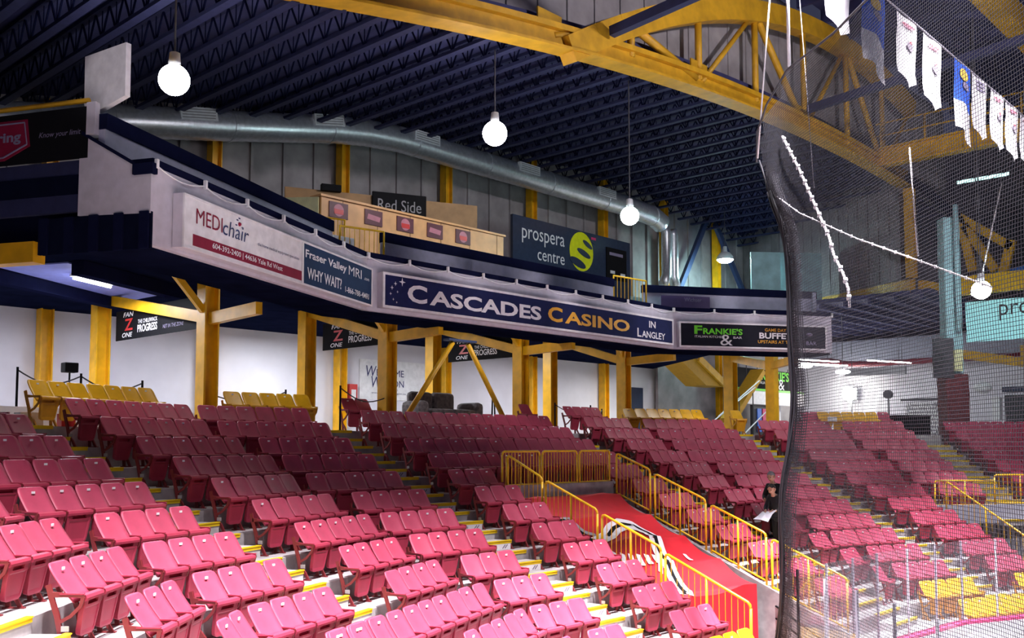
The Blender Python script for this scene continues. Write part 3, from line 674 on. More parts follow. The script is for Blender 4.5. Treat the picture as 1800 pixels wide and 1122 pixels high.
# blue-lit ceiling bay and fluorescent fixture
o = MB().extr([(7.7, 22.2, 3.80), (8.5, 20.6, 3.80), (12.0, 22.5, 3.80), (11.9, 24.9, 3.80)], (0, 0, -.03)).build('ceiling_bay', 'bluepanel'); tag(o, 'blue-white ceiling bay lit by a fluorescent tube at left', 'ceiling panel', kind='structure')
t = thing('fluorescent_fixture', 'glowing fluorescent fixture below the blue ceiling bay at left', 'lamp', (9.9, 22.3, 3.68))
MB().box((9.6, 21.9, 3.71), (1.3, .16, .06), (.88, .47, 0)).build('housing', 'white', t); MB().tube([(9.05, 21.6, 3.64), (10.15, 22.2, 3.64)], .03, 8).build('tube', 'tube', t)

for a, c, n in (((6.4, 21.9), (12.4, 25.3), 'rear'), ((8.6, 20.35), (12.6, 22.5), 'front')):
    tag(MB().bar((*a, 3.66), (*c, 3.66), .3, .30).build('deck_beam', 'navytrim'), 'dark navy beam below the press box, %s side of the blue-white bay' % n, 'beam')
# signs on the front ---------------------------------------------------------
def facept(i, s, z, off): a, c = FAC[i]; T, L = vec(a, c); m = Vector((T.y, -T.x, 0)); return Vector((*a, 0)) + T * s + m * off + Vector((0, 0, z)), T, m
def signbox(i, s0, s1, z0, z1, name, label, m, frame='signwhite', fr=.05):
    c, T, mm = facept(i, (s0 + s1) / 2, (z0 + z1) / 2, .10); t = thing(name, label, 'sign', tuple(c))
    MB().box(c, (s1 - s0, .18, z1 - z0), T).build('box', 'fascia', t)
    f = MB(); w = s1 - s0; h = z1 - z0; cc = c + mm * .10
    f.box(cc + Vector((0, 0, h / 2 - fr / 2)), (w, .03, fr), T); f.box(cc - Vector((0, 0, h / 2 - fr / 2)), (w, .03, fr), T)
    f.box(cc + T * (w / 2 - fr / 2), (fr, .03, h - 2 * fr), T); f.box(cc - T * (w / 2 - fr / 2), (fr, .03, h - 2 * fr), T); f.build('frame', frame, t)
    if m: MB().box(c + mm * .096, (w - 2 * fr, .012, h - 2 * fr), T).build('face', m, t)
    return t
def ftext(st, m, t, i, s, z, w, h, **k):
    p, T, mm = facept(i, s, z, .207); return text(st, 'lettering', m, t, p, T, (0, 0, 1), w, h, **k)
def fbox(name, m, t, i, s0, s1, z0, z1, off=.203):
    c, T, mm = facept(i, (s0 + s1) / 2, (z0 + z1) / 2, off); return MB().box(c, (s1 - s0, .006, z1 - z0), T).build(name, m, t)
q0 = .683
t = signbox(0, q0 - .22, q0 + 3.5, 3.0, 3.84, 'medical_chair_sign', 'white sign with maroon stripe and MEDIchair lettering', 'white', fr=.03)
fbox('stripe', 'maroon', t, 0, q0 + .03, q0 + 3.47, 3.07, 3.25)
ftext('MEDI', 'maroon', t, 0, q0 + .10, 3.43, .72, .24); ftext('chair', 'textnavy', t, 0, q0 + .83, 3.41, .78, .25, shear=.15)
c, T, mm = facept(0, q0 + 1.32, 3.68, .205); b = MB(); b.sphere(c, .035, 10, 6); b.build('logo_dot', 'maroon', t)
b = MB()
for s, z in ((-.09, -.03), (.1, -.04), (-.06, .06), (.0, .1)): b.box(c + T * s + Vector((0, 0, z)), (.05, .006, .02), T)
b.build('logo_figure', 'textnavy', t)
ftext('the home medical equipment specialists', 'textnavy', t, 0, q0 + 1.9, 3.42, 1.45, .07)
ftext('604-392-2400 | 44636 Yale Rd West', 'signwhite', t, 0, q0 + .55, 3.10, 2.2, .115, bold=.012)
t = signbox(0, q0 + 3.5, q0 + 6.62, 3.0, 3.84, 'clinic_sign', 'dark blue sign reading Fraser Valley MRI WHY WAIT', 'signteal', fr=.035)
ftext('Fraser Valley', 'signwhite', t, 0, q0 + 3.6, 3.50, 1.75, .20, bold=.02); ftext('MRI', 'signwhite', t, 0, q0 + 5.45, 3.52, .62, .19); ftext('.com', 'signwhite', t, 0, q0 + 6.2, 3.53, .25, .05)
ftext('WHY WAIT?', 'signwhite', t, 0, q0 + 3.68, 3.15, 1.45, .22, bold=.018); ftext('1-866-788-4MRI', 'signwhite', t, 0, q0 + 5.3, 3.13, 1.15, .12, bold=.01)
t = signbox(1, .30, 11.85, 3.03, 3.83, 'casino_sign', 'long navy sign reading CASCADES CASINO IN LANGLEY', 'signnavy', fr=.055)
for st, s, w, z, h in (('C', 1.02, .60, 3.22, .42), ('ASCADES', 1.70, 3.95, 3.22, .36)): ftext(st, 'signwhite', t, 1, s, z, w, h, bold=.03)
ftext('C', 'gold', t, 1, 5.92, 3.24, .60, .40, bold=.03); ftext('ASINO', 'gold', t, 1, 6.62, 3.24, 2.95, .34, bold=.03)
ftext('IN', 'signwhite', t, 1, 10.55, 3.47, .34, .20, bold=.02); ftext('L', 'signwhite', t, 1, 9.95, 3.15, .20, .26, bold=.02); ftext('ANGLEY', 'signwhite', t, 1, 10.18, 3.15, 1.22, .20, bold=.02)
def star(t, i, s, z, r):
    p, T, mm = facept(i, s, z, .207); v = [p + T * (math.cos(a * math.pi / 4) * (r if a % 2 == 0 else r * .28)) + Vector((0, 0, math.sin(a * math.pi / 4) * (r if a % 2 == 0 else r * .28))) for a in range(8)]
    MB().extr(v, mm * .003).build('star', 'signwhite', t)
for s, z, r in ((.86, 3.66, .10), (.66, 3.60, .05), (.56, 3.50, .05), (.52, 3.36, .035), (.60, 3.24, .03), (.70, 3.18, .025), (.72, 3.42, .03)): star(t, 1, s, z, r)
t = signbox(2, .12, 5.25, 3.0, 3.80, 'restaurant_sign', "black sign reading FRANKIE'S Italian Kitchen and Bar, half behind net", 'signblack', fr=.05)
ftext('F', 'green', t, 2, .62, 3.42, .27, .27, bold=.04); ftext("RANKIE'S", 'green', t, 2, .92, 3.42, 1.35, .20, bold=.03); ftext('ITALIAN KITCHEN', 'signwhite', t, 2, .64, 3.31, 1.0, .07); ftext('&', 'signwhite', t, 2, 1.5, 3.08, .42, .34); ftext('BAR', 'signwhite', t, 2, 1.95, 3.30, .3, .07)
ftext('GAME DAY', 'gold', t, 2, 3.05, 3.56, .75, .10, bold=.01); ftext('BUFFET', 'signwhite', t, 2, 2.85, 3.33, 1.15, .19, bold=.03); ftext('UPSTAIRS AT THE', 'gold', t, 2, 2.80, 3.18, 1.25, .10, bold=.01)
ftext('BAR', 'dimtext', t, 2, 4.5, 3.16, .38, .12, bold=.02)
c, T, mm = facept(2, 4.62, 3.5, .205); MB().sphere(c, .11, 10, 6, .5).build('picture', 'dimtext', t)
# cord of small lights along the ledge
for i in range(3):
    a, c2 = FAC[i]; L = vec(a, c2)[1]; p0, T, mm = facept(i, 0, 4.13, .03)
    t = thing('light_cord', 'thin white cord looped along the ledge, %s press box face' % words[i], 'cord', tuple(p0))
    n = int(L / 1.15); P = []
    for j in range(n * 6 + 1):
        s = L * j / (n * 6); fz = (j % 6) / 6; P.append(facept(i, s, 4.15 - .10 * math.sin(fz * math.pi), .04)[0])
    MB().tube(P, .012, 5, False).build('cord', 'white', t)
    for j in range(n + 1): p = facept(i, L * j / n, 4.17, .05)[0]; MB().box(p, (.05, .05, .14), T).build('clip', 'white', t)

# yellow frames below the deck ------------------------------------------------
def frame(X, Ym, words, banner=True, bx=0, lit=''):
    tag(ibeam_col(X, Ym, .3, 3.82, .38).build('support_column', 'yellow'), 'yellow support column, rear one of the %s bay' % words, 'column', 'yellow columns under the press box')
    t = thing('support_frame', 'yellow front column with sloping beam and short arm, %s bay' % words, 'column', (X, 19.8, .3), 'yellow columns under the press box')
    b = MB(); b.box((X - .16, 19.8, 2.05), (.04, .36, 3.5)); b.box((X + .16, 19.8, 2.05), (.04, .36, 3.5)); b.box((X, 19.8, 2.05), (.30, .04, 3.5)); b.build('column', 'yellow', t)
    MB().bar((X, Ym - .15, 3.76), (X, 19.95, 2.84), .16, .26).build('sloping_beam', 'yellow', t)
    MB().bar((X, 19.65, 2.78), (X, 17.75, 2.84), .16, .26).build('arm', 'yellow', t)
    MB().bar((X - .15, 19.75, 2.95), (X - .85, 19.75, 3.7), .12, .14).build('knee_brace', 'yellow', t)
    if banner:
        y0 = Ym - .55; x = X + .16; L = min(4.3, y0 - 20.1)
        o = MB().box((x, y0 - L / 2, 3.02), (L, .02, .76), (0, -1, 0)).build('fan_banner', 'black'); tag(o, 'black FAN ZONE newspaper banner hanging under the sloping beam, %s bay' % words, 'banner', 'fan zone banners')
        f = lambda s, st, m, z, w, h, **k: text(st, 'lettering', m, o, (x - .016, y0 - s, z), (0, -1, 0), (0, 0, 1), w, h, **k)
        f(.42, 'FAN', 'signwhite', 3.22, .55, .12, bold=.015, shear=.2); f(.5, 'Z', 'extred', 2.87, .45, .30, bold=.02); f(.38, 'ONE', 'signwhite', 2.70, .55, .12, bold=.015, shear=.2)
        f(1.22, 'THE CHILLIWACK', 'signwhite', 3.00, 1.0, .10, bold=.01); f(1.2, 'PROGRESS', 'signwhite', 2.78, 1.02, .19, bold=.02); L > 3.6 and f(2.5, 'NET IN THE ZONE', 'dimtext', 2.78, 1.0, .09, shear=.2)
    return t
frame(11.3, 25.2, 'leftmost'); frame(16.5, 23.4, 'second'); frame(21.7, 23.7, 'third'); frame(26.9, 23.1, 'fourth', False)
t = thing('support_frame', 'yellow front column with forked beams just left of the net edge', 'column', (32.2, 17.1, .3), 'yellow columns under the press box')
b = MB(); b.box((32.2, 17.1, 1.85), (.34, .34, 3.1)); b.build('column', 'yellow', t)
MB().bar((35.2, 20.5, 3.5), (32.2, 17.1, 2.8), .18, .30).build('sloping_beam', 'yellow', t); MB().bar((32.2, 17.1, 2.8), (30.7, 15.4, 2.86), .18, .26).build('arm', 'yellow', t)
tag(ibeam_col(35.3, 20.6, .3, 3.85, .42).build('support_column', 'yellow'), 'yellow support column in front of the far staircase', 'column', 'yellow columns under the press box')
for x0, x1, lb in ((19.0, 17.0, 'left'), (19.6, 21.4, 'right')):
    tag(MB().tube([(x0, 19.95, 2.85), (x1, 19.95, .35)], .075, 10).build('pipe_brace', 'yellow', None, True), 'round yellow diagonal pipe brace on the %s side of the sofa' % lb, 'brace')
o = MB().box((19.3, 19.95, 2.92), (1.1, .25, .06)).build('brace_plate', 'bluebeam'); tag(o, 'blue plate joining the two pipe braces above the sofa', 'plate')
# concourse kerb
b = MB()
for x0, x1 in ((14.9, 15.0),): pass
b.bar((5.5, 19.2, .5), (11.2, 21.2, .5), .2, .42); b.bar((11.2, 20.9, .5), (14.6, 20.9, .5), .2, .42); tag(b.build('trim_5', 'wallwhite'), 'low white kerb behind the yellow seats at left', 'kerb', kind='structure')

# lettering and fittings on the lower wall
o = MB().box((24.3, 28.78, 2.4), (3.3, .02, 1.5)).build('wall_poster', 'white'); tag(o, 'white wall poster reading Welcome Wagon in blue letters', 'poster')
def wtext(st, m, x, z, w, h, **k): return text(st, 'lettering', m, o, (x, 28.765, z), (1, 0, 0), (0, 0, 1), w, h, **k)
wtext('W', 'textnavy', 22.95, 2.50, .5, .42, shear=.2); wtext('ELCOME', 'textnavy', 23.45, 2.55, 1.35, .26); wtext('W', 'textnavy', 23.2, 2.10, .5, .42, shear=.2); wtext('AGON', 'textnavy', 23.7, 2.15, 1.1, .26); wtext('SINCE 1930', 'dimtext', 23.6, 2.0, .9, .08); wtext('www.welcomewagon.ca', 'textnavy', 23.2, 1.86, 1.7, .08)
t = thing('extinguisher_cabinet', 'small red fire extinguisher cabinet on the white wall', 'cabinet', (22.2, 28.7, 1.6)); MB().box((22.25, 28.7, 1.8), (.36, .18, .75)).build('box', 'extred', t); MB().box((22.25, 28.6, 1.75), (.2, .03, .45)).build('window', 'signwhite', t)
o = MB().box((40.1, 28.76, 1.55), (1.1, .06, 2.5)).build('door_1', 'door'); tag(o, 'dark blue door in the white wall', 'door', kind='structure')
t = thing('black_speaker', 'small black box on a stand behind leftmost yellow seats', 'speaker', (9.15, 21.9, .3)); MB().box((9.15, 21.9, 1.68), (.3, .25, .22)).build('box', 'black', t, bevel=.02); MB().tube([(9.15, 21.9, .3), (9.15, 21.9, 1.6)], .02, 6).build('stand', 'black', t)
# chain posts
def post(x, y, h): t = thing('barrier_post', 'slim black barrier post, %s' % h[1], 'post', (x, y, .3), 'barrier posts on the concourse'); MB().tube([(x, y, .3), (x, y, h[0])], .025, 8).build('pole', 'black', t); MB().lathe([(.14, 0), (.14, .02), (.03, .04)], (x, y, .3), 12).build('foot', 'black', t)
PS = [(7.74, 21.05, (1.57, 'leftmost, left of the yellow seats')), (8.72, 20.3, (1.45, 'second, behind the leftmost yellow seats')), (10.0, 20.2, (1.36, 'third, at right end of leftmost yellow seats')), (13.85, 20.5, (1.33, 'right of second yellow seat row')), (14.95, 19.75, (1.45, 'left of the two red concourse seats')), (23.75, 20.2, (1.3, 'left of the four red concourse seats')), (25.7, 20.3, (1.28, 'right of the four red concourse seats')), (28.0, 21.6, (1.25, 'at left of the longest yellow row'))]
for p in PS: post(*p)
for a, c in ((0, 1), (1, 2), (5, 6), (6, 7), (4, None), (3, None)):
    p = Vector((PS[a][0], PS[a][1], PS[a][2][0] - .06)); q = Vector((PS[c][0], PS[c][1], PS[c][2][0] - .06)) if c else (Vector((16.4, 19.7, 1.2)) if a == 4 else Vector((11.5, 19.9, 1.1)))
    P = [p.lerp(q, j / 10) - Vector((0, 0, .22 * math.sin(math.pi * j / 10))) for j in range(11)]
    tag(MB().tube(P, .016, 5).build('barrier_chain', 'darkgrey', None, True), 'dark barrier chain hanging from the slim post, %s' % PS[a][2][1], 'chain', 'barrier chains on the concourse')
# sofa
t = thing('sofa', 'dark brown plush two seat sofa on the concourse between pipe braces', 'sofa', (20.1, 21.6, .3))
MB().box((20.1, 21.55, .62), (2.0, .85, .5)).build('seat_base', 'sofa', t, bevel=.08)
for x in (19.65, 20.55):
    MB().box((x, 21.4, .93), (.88, .8, .18)).build('seat_cushion', 'sofa', t, bevel=.07); MB().box((x - .1, 21.95, 1.18), (.88, .3, .74), (1, 0, 0)).build('back_cushion', 'sofa', t, bevel=.12)
for x in (18.98, 21.22): MB().box((x, 21.5, .82), (.34, .95, .86)).build('armrest', 'sofa', t, bevel=.13)
t = thing('folding_stand', 'pair of thin black stand legs right of the sofa', 'stand', (23.1, 22.3, .3))
for d in (-.09, .09): MB().tube([(23.1 + d, 22.3, .3), (23.1 + d * .5, 22.3, 1.45)], .03, 6).build('leg', 'black', t)

tag(MB().box((7.8, 18.75, .43), (.26, .22, .26)).build('red_box', 'extred'), 'small bright red box on the floor under the leftmost yellow seats', 'box')
tag(MB().box((7.25, 19.1, .44), (.42, .3, .28)).build('white_box', 'white'), 'small white box behind the leftmost yellow seat', 'box')
tag(MB().box((33.3, 15.36, .87), (.42, .02, .17), (.934, -.358, 0)).build('white_card', 'signwhite'), 'white card on top of a seat back behind the net', 'card')
t = thing('covered_table', 'black covered table at top of the far right steps', 'table', (*pt(5, 17.9, .8), .3)); c = pt(5, 17.9, .8)
MB().box((*c, .66), (1.3, .55, .72), T_[5] + (0,)).build('cloth', 'black', t); MB().box((*c, 1.035), (1.36, .6, .03), T_[5] + (0,)).build('top', 'darkgrey', t)
# things on the upper deck ------------------------------------------------------
t = thing('bar_counter', 'light wooden bar front with five small beer posters on upper deck', 'bar', (18.7, 21, 4.12))
MB().box((18.7, 21.05, 5.33), (7.0, .1, 2.42)).build('front', 'wood', t); MB().box((18.7, 21.2, 6.56), (7.1, .5, .06)).build('top', 'wood', t)
for j in range(6): MB().box((15.9 + j * 1.2, 20.995, 5.4), (.02, .012, 2.3)).build('seam', 'ply', t)
for j, (x, rd) in enumerate(((15.75, 1), (16.95, 0), (18.1, 1), (19.25, 0), (20.4, 1))):
    p = MB().box((x, 20.985, 6.24), (.62, .02, .42)).build('poster', 'badgedark', t)
    if rd:
        MB().extr([(x + .17 * math.cos(a * math.pi / 8), 20.972, 6.24 + .17 * math.sin(a * math.pi / 8)) for a in range(16)], (0, .008, 0)).build('crest', 'badge', p); MB().box((x, 20.967, 6.2), (.3, .006, .13)).build('crest_band', 'extred', p)
    else: MB().extr([(x - .24, 20.972, 6.18), (x + .2, 20.972, 6.14), (x + .24, 20.972, 6.28), (x - .2, 20.972, 6.33)], (0, .008, 0)).build('ribbon', 'badge', p)
MB().bar((15.15, 21.05, 5.3), (14.2, 22.3, 5.3), .1, 2.4).build('end_panel', 'cream', t)
bd = Vector((22, 22, 0)) - Vector((16.4, 24.5, 0)); T = bd.normalized(); c = Vector((19.2, 23.25, 0))
t = thing('back_board', 'brown plywood board behind the wooden bar with black sign', 'board', (19.2, 23.25, 4.12)); MB().box(c + Vector((0, 0, 5.9)), (bd.length, .08, 3.5), T).build('board', 'ply', t)
mm = Vector((T.y, -T.x, 0)); sc = c + T * .46 + mm * .08 + Vector((0, 0, 7.30))
sg = MB().box(sc, (1.75, .06, .95), T).build('name_sign', 'black', t, bevel=.025); text('Red Side', 'lettering', 'grey', sg, sc - T * .70 - Vector((0, 0, .10)) + mm * .035, T, (0, 0, 1), 1.4, .36)
MB().box(c - T * 1.7 + mm * .1 + Vector((0, 0, 7.72)), (.6, .2, .2), T).build('projector', 'black', t)
t = thing('arena_name_sign', 'large dark glossy sign with yellow globe logo and arena name', 'sign', (29.4, 24, 4.12))
MB().box((29.48, 24.05, 6.25), (7.24, .12, 4.3)).build('panel', 'sugn', t)
text('prospera', 'lettering', 'grille', t, (26.35, 23.985, 7.42), (1, 0, 0), (0, 0, 1), 2.45, .55); text('centre', 'lettering', 'grille', t, (27.22, 23.985, 6.88), (1, 0, 0), (0, 0, 1), 1.58, .38)
MB().extr([(29.85 + .74 * math.cos(a * math.pi / 16), 23.98, 7.57 + .78 * math.sin(a * math.pi / 16)) for a in range(32)], (0, .008, 0)).build('globe_logo', 'lime', t)
for x, z, w, h in ((30.22, 7.90, .30, .11), (29.98, 7.52, .42, .13), (29.6, 7.10, .5, .17), (30.55, 8.14, .3, .12)):
    MB().extr([(x + w * math.cos(a * math.pi / 8), 23.968, z + h * math.sin(a * math.pi / 8) - .12 * math.cos(a * math.pi / 8)) for a in range(16)], (0, .006, 0)).build('globe_stripe', 'sugn', t)
MB().box((30.6, 23.97, 8.2), (.3, .01, .1)).build('logo_accent', 'redposter', t)
MB().box((32.1, 23.965, 7.35), (1.35, .05, 1.3)).build('clock_panel', 'black', t)
for x, z in ((31.8, 7.0), (32.5, 6.95)): MB().box((x, 23.93, z), (.3, .02, .12)).build('clock_label', 'grille', t)
MB().box((32.05, 23.93, 7.75), (.9, .02, .12)).build('clock_heading', 'dimtext', t)
o = MB().box((34.3, 24.4, 5.19), (2.2, .1, 2.14)).build('glass_screen', 'teal'); tag(o, 'pale teal screen panel right of the dark arena name sign', 'panel')
def deckrail(p, q, z0, z1, label):
    p = Vector((*p, 0)); q = Vector((*q, 0)); t = thing('stair_railing', label, 'railing', (p.x, p.y, z0)); Z = lambda z: Vector((0, 0, z))
    MB().tube([p + Z(z0), p + Z(z1), q + Z(z1), q + Z(z0)], .03, 8).build('frame', 'rail', t, True)
    for j in range(1, 9): MB().tube([p.lerp(q, j / 9) + Z(z0), p.lerp(q, j / 9) + Z(z1)], .01, 5).build('baluster', 'rail', t)
deckrail((13.55, 18.0), (14.65, 17.75), 4.22, 5.0, 'yellow stair railing in the gap left of the middle parapet')
deckrail((13.8, 19.4), (14.6, 19.2), 4.5, 5.5, 'second yellow stair railing, just behind left gap')
deckrail((23.9, 17.95), (25.4, 17.8), 4.2, 5.15, 'yellow stair railing in the gap left of the right parapet')
deckrail((23.0, 19.2), (24.3, 19.1), 4.5, 5.35, 'second yellow stair railing, behind the right gap')
for x, y, lb in ((14.3, 18.6, 'left'), (24.6, 18.6, 'right')): 
    b = MB(); b.box((x, y + .5, 4.6), (1.0, .06, .9))
    for q in range(6): b.box((x - .42 + q * .17, y + .45, 4.6), (.09, .05, .85))
    tag(b.build('deck_screen', 'grille'), 'pale slatted screen behind the %s gap of the parapet' % lb, 'screen')
for x, y, z, w, h, lb in ((43.8, 23.5, 8.2, 1.5, 2.6, 'left, in front of the net'), (45.6, 22.6, 8.35, 2.3, 2.5, 'right, behind the net edge')):
    tag(MB().box((x, y, z), (w, .12, h), (.75, -.66, 0)).build('speaker_board', 'teal'), 'plain grey-teal hanging panel, %s' % lb, 'panel')

# ------------------------------------------------------------------ lamps
def pendant(x, y, z, r, m, top, label, dome=False):
    t = thing('pendant_lamp', label, 'lamp', (x, y, z), 'hanging globe lamps')
    MB().tube([(x, y, z + r + .1), (x, y, top)], .02, 6).build('rod', 'darkgrey', t)
    MB().lathe([(.02, .32), (.10, .30), (.12, .06), (.16, 0)], (x, y, z + r * .8), 14).build('housing', 'grille', t, True)
    if dome: MB().lathe([(r, 0), (r * .98, r * .35), (r * .6, r * .85), (.08, r)], (x, y, z - .05), 20).build('shade', 'grille', t, True); MB().sphere((x, y, z - .05), r * .9, 18, 10, .45).build('globe', m, t, True)
    else: MB().sphere((x, y, z), r, 22, 14).build('globe', m, t, True)
pendant(9.2, 17.6, 7.12, .30, 'globe', 9.0, 'glowing round globe lamp at left below the roof joists')
pendant(18.48, 17.8, 8.29, .33, 'globe', 10.6, 'glowing round globe lamp near picture centre below the joists')
pendant(24.7, 17.9, 7.14, .29, 'globeteal', 11.5, 'glowing bluish globe lamp in front of the dark arena sign')
pendant(44.2, 26.0, 9.55, .43, 'lampteal', 12.2, 'glowing dome lamp beside the far yellow wall column', True)
pendant(34.58, 10.6, 5.15, .31, 'globesmall', 16.9, 'glowing globe lamp behind the net at far right')
pendant(40.8, 12.6, 6.0, .32, 'globesmall', 16.95, 'small glowing dome lamp in front of the pale blue board', True)
for x, y, z, lb in ((46, 22.6, 3.9, 'nearer'), (47.3, 21.2, 3.6, 'farther')):
    t = thing('hall_lamp', 'bright flat disc lamp under the hall ceiling, %s one' % lb, 'lamp', (x, y, z), 'disc lamps of the hall'); MB().sphere((x, y, z), .38, 18, 8, .3).build('disc', 'disc', t); MB().tube([(x, y, z + .1), (x, y, 6.745)], .015, 5).build('rod', 'darkgrey', t)
# ------------------------------------------------------------------ the hall behind the net
o = MB().box((58, 18, 3.3), (.2, 26, 6.0)).build('wall_far', 'wallwhite'); tag(o, 'bright white far wall of the hall behind the net', 'wall', kind='structure')
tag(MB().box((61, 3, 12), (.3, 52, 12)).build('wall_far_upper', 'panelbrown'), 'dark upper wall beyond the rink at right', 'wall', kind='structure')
tag(MB().box((57.8, 18, 5.55), (.1, 26, 1.4)).build('trim_6', 'hallgrey'), 'blue-grey upper band of the hall wall', 'wall band', kind='structure')
P = [(57.2, 29, 5.0), (57.2, 26.5, 5.1), (57.2, 25.5, 4.85), (57.2, 24, 4.75), (57.2, 6, 4.78)]
tag(MB().tube(P, .17, 10).build('wall_pipe', 'redstripe', None, True), 'long dark red pipe along the hall wall behind net', 'pipe')
t = thing('hall_sign', 'long grey sign box hung below the dark red pipe', 'sign', (56.6, 23.4, 4.25)); MB().box((56.6, 23.4, 4.25), (3.6, .2, .45), (0, 1, 0)).build('box', 'grey', t)
for y in (22.0, 24.8): MB().tube([(56.6, y, 4.4), (56.6, y, 6.78)], .015, 5).build('rod', 'darkgrey', t)
for j, (x, y, L) in enumerate(((48, 23.2, 4.0), (52, 24.5, 4.0), (54, 21.5, 3.5), (55, 26, 3.0))):
    z = 4.35 + .1 * j; t = thing('strip_light', 'white strip light of the hall, %s from the front' % ORD(j + 1), 'lamp', (x, y, z), 'strip lights of the hall')
    MB().box((x, y, z), (L, .12, .06), (.95, -.3, 0)).build('tube', 'disc', t)
    for q in (-.3, .3): MB().tube([(x + .95 * q * L, y - .3 * q * L, z), (x + .95 * q * L, y - .3 * q * L, 6.49)], .012, 5).build('rod', 'darkgrey', t)
t = thing('floodlight', 'glaring floodlight low against the white hall wall', 'lamp', (57.0, 25.3, 3.0)); MB().sphere((57.0, 25.2, 3.0), .42, 16, 10).build('lens', 'flood', t, True); MB().tube([(57.3, 25.2, .3), (57.3, 25.2, 2.8)], .05, 6).build('pole', 'grey', t); MB().box((57.45, 25.2, 3.0), (.3, .7, .7)).build('housing', 'grille', t)
t = thing('stand_fan', 'dark pedestal fan silhouetted by the bright wall', 'fan', (54.5, 21.8, .3)); MB().tube([(54.5, 21.8, .3), (54.5, 21.8, 2.6)], .05, 6).build('pole', 'darkgrey', t); MB().tube([(54.3, 21.8, 2.75), (54.6, 21.8, 2.75)], .24, 14).build('head', 'darkgrey', t)
t = thing('folding_gate', 'white folding lattice gate below the hall wall', 'gate', (52, 19.2, .3)); b = MB()
for j in range(14):
    y = 20.1 - j * .12; b.bar((52, y, .3), (52, y - .6, 2.2), .02, .035); b.bar((52, y - .6, .3), (52, y, 2.2), .02, .035)
b.build('lattice', 'signwhite', t); MB().box((52.5, 19.2, 1.2), (.08, 1.7, 1.9)).build('backing', 'grey', t); MB().box((52, 19.1, 2.3), (.1, 2.1, .12)).build('header', 'darkgrey', t)
# teal pillar
t = thing('teal_pillar', 'tall teal pillar with dark red lower part, right of the hall', 'pillar', (38.4, 12.9, .3)); MB().box((38.4, 12.9, 5.6), (.62, .62, 6.0), (.73, .68, 0)).build('shaft', 'teal', t, bevel=.05); MB().box((38.4, 12.9, 1.45), (.86, .86, 2.3), (.73, .68, 0)).build('base', 'darkred', t, bevel=.05)
MB().box((37.75, 13.0, 3.2), (.75, .12, 1.5), (.68, -.73, 0)).build('notice_board', 'darkgrey', t); MB().box((38.0, 12.55, 3.1), (.3, .1, .8), (.68, -.73, 0)).build('notice', 'cream', t); MB().tube([(38.05, 12.5, 4.2), (38.05, 12.5, 9.0)], .1, 8).build('pipe', 'teal', t, True)
# pale blue board, yellow beams at far right
t = thing('arena_board', 'pale cyan board, lamp light painted in, with dark letters at right edge', 'board', (47.3, 12, 4.7)); MB().box((47.3, 11.6, 5.6), (7.2, .12, 1.85), (0, -1, 0)).build('panel', 'cyanboard_glow', t)  # panel emission stands in for the lamps lighting the board
text('prospera', 'lettering', 'darkgrey', t, (47.22, 13.75, 5.55), (0, -1, 0), (0, 0, 1), 3.4, .75)
tag(MB().box((46.6, 11.3, 7.2), (8.8, .3, .85), (0, -1, 0)).build('edge_beam', 'rail'), 'bright yellow beam above the pale cyan board', 'beam')
t = thing('small_truss', 'dull yellow truss behind the teal pillar, above the yellow beam', 'truss', (48, 14, 8)); 
for a, c in (((47.5, 14.9, 8.0), (47.5, 15.4, 10.6)), ((47.5, 15.4, 10.6), (47.5, 13.2, 8.9)), ((47.5, 15.2, 10.2), (47.5, 13.9, 7.9)), ((47.5, 13.2, 9.2), (47.5, 13.6, 7.7))): MB().bar(a, c, .3, .38).build('member', 'truss', t)
tag(MB().bar((47.8, 14.2, 7.75), (47.8, 8, 8.4), .2, .25).build('blue_beam', 'blueposter'), 'slim blue beam above the bright yellow beam', 'beam')
tag(MB().box((47.2, 12.4, 3.9), (1.0, .3, .9), (0, 1, 0)).build('beam_end', 'truss'), 'stubby yellow beam end below the pale cyan board', 'beam')
tag(MB().bar((47.0, 15.3, 4.1), (47.2, 12.8, 3.6), .25, .4).build('sloping_beam', 'truss'), 'dull yellow sloping beam right of the teal pillar', 'beam')
tag(MB().box((54, 9.6, 2.3), (.2, 6.0, 4.6)).build('wall_olive', 'cream'), 'olive hall wall at right edge', 'wall', kind='structure')
t = thing('snack_kiosk', 'dark snack counter with round red and white sign at right edge', 'kiosk', (46, 12.2, .3)); MB().box((46, 11.6, 1.5), (3.2, .6, 1.2), (0, -1, 0)).build('counter', 'darkgrey', t); MB().box((46, 11.6, 2.35), (3.4, .7, .22), (0, -1, 0)).build('awning', 'door', t); MB().sphere((45.4, 14.0, 2.45), .38, 16, 8, .7).build('round_sign', 'signwhite', t); MB().box((45.3, 13.4, 1.5), (.4, .3, 1.0)).build('cooler', 'signwhite', t)
t = thing('strip_light', 'long teal strip light below the hanging banners', 'lamp', (44, 13, 11.5)); MB().bar((43.9, 14.3, 11.35), (43.9, 12.2, 11.35), .1, .12).build('tube', 'tubeteal', t)
for y in (13.9, 12.6): MB().tube([(43.9, y, 11.4), (43.9, y, 17.49)], .015, 5).build('rod', 'darkgrey', t)
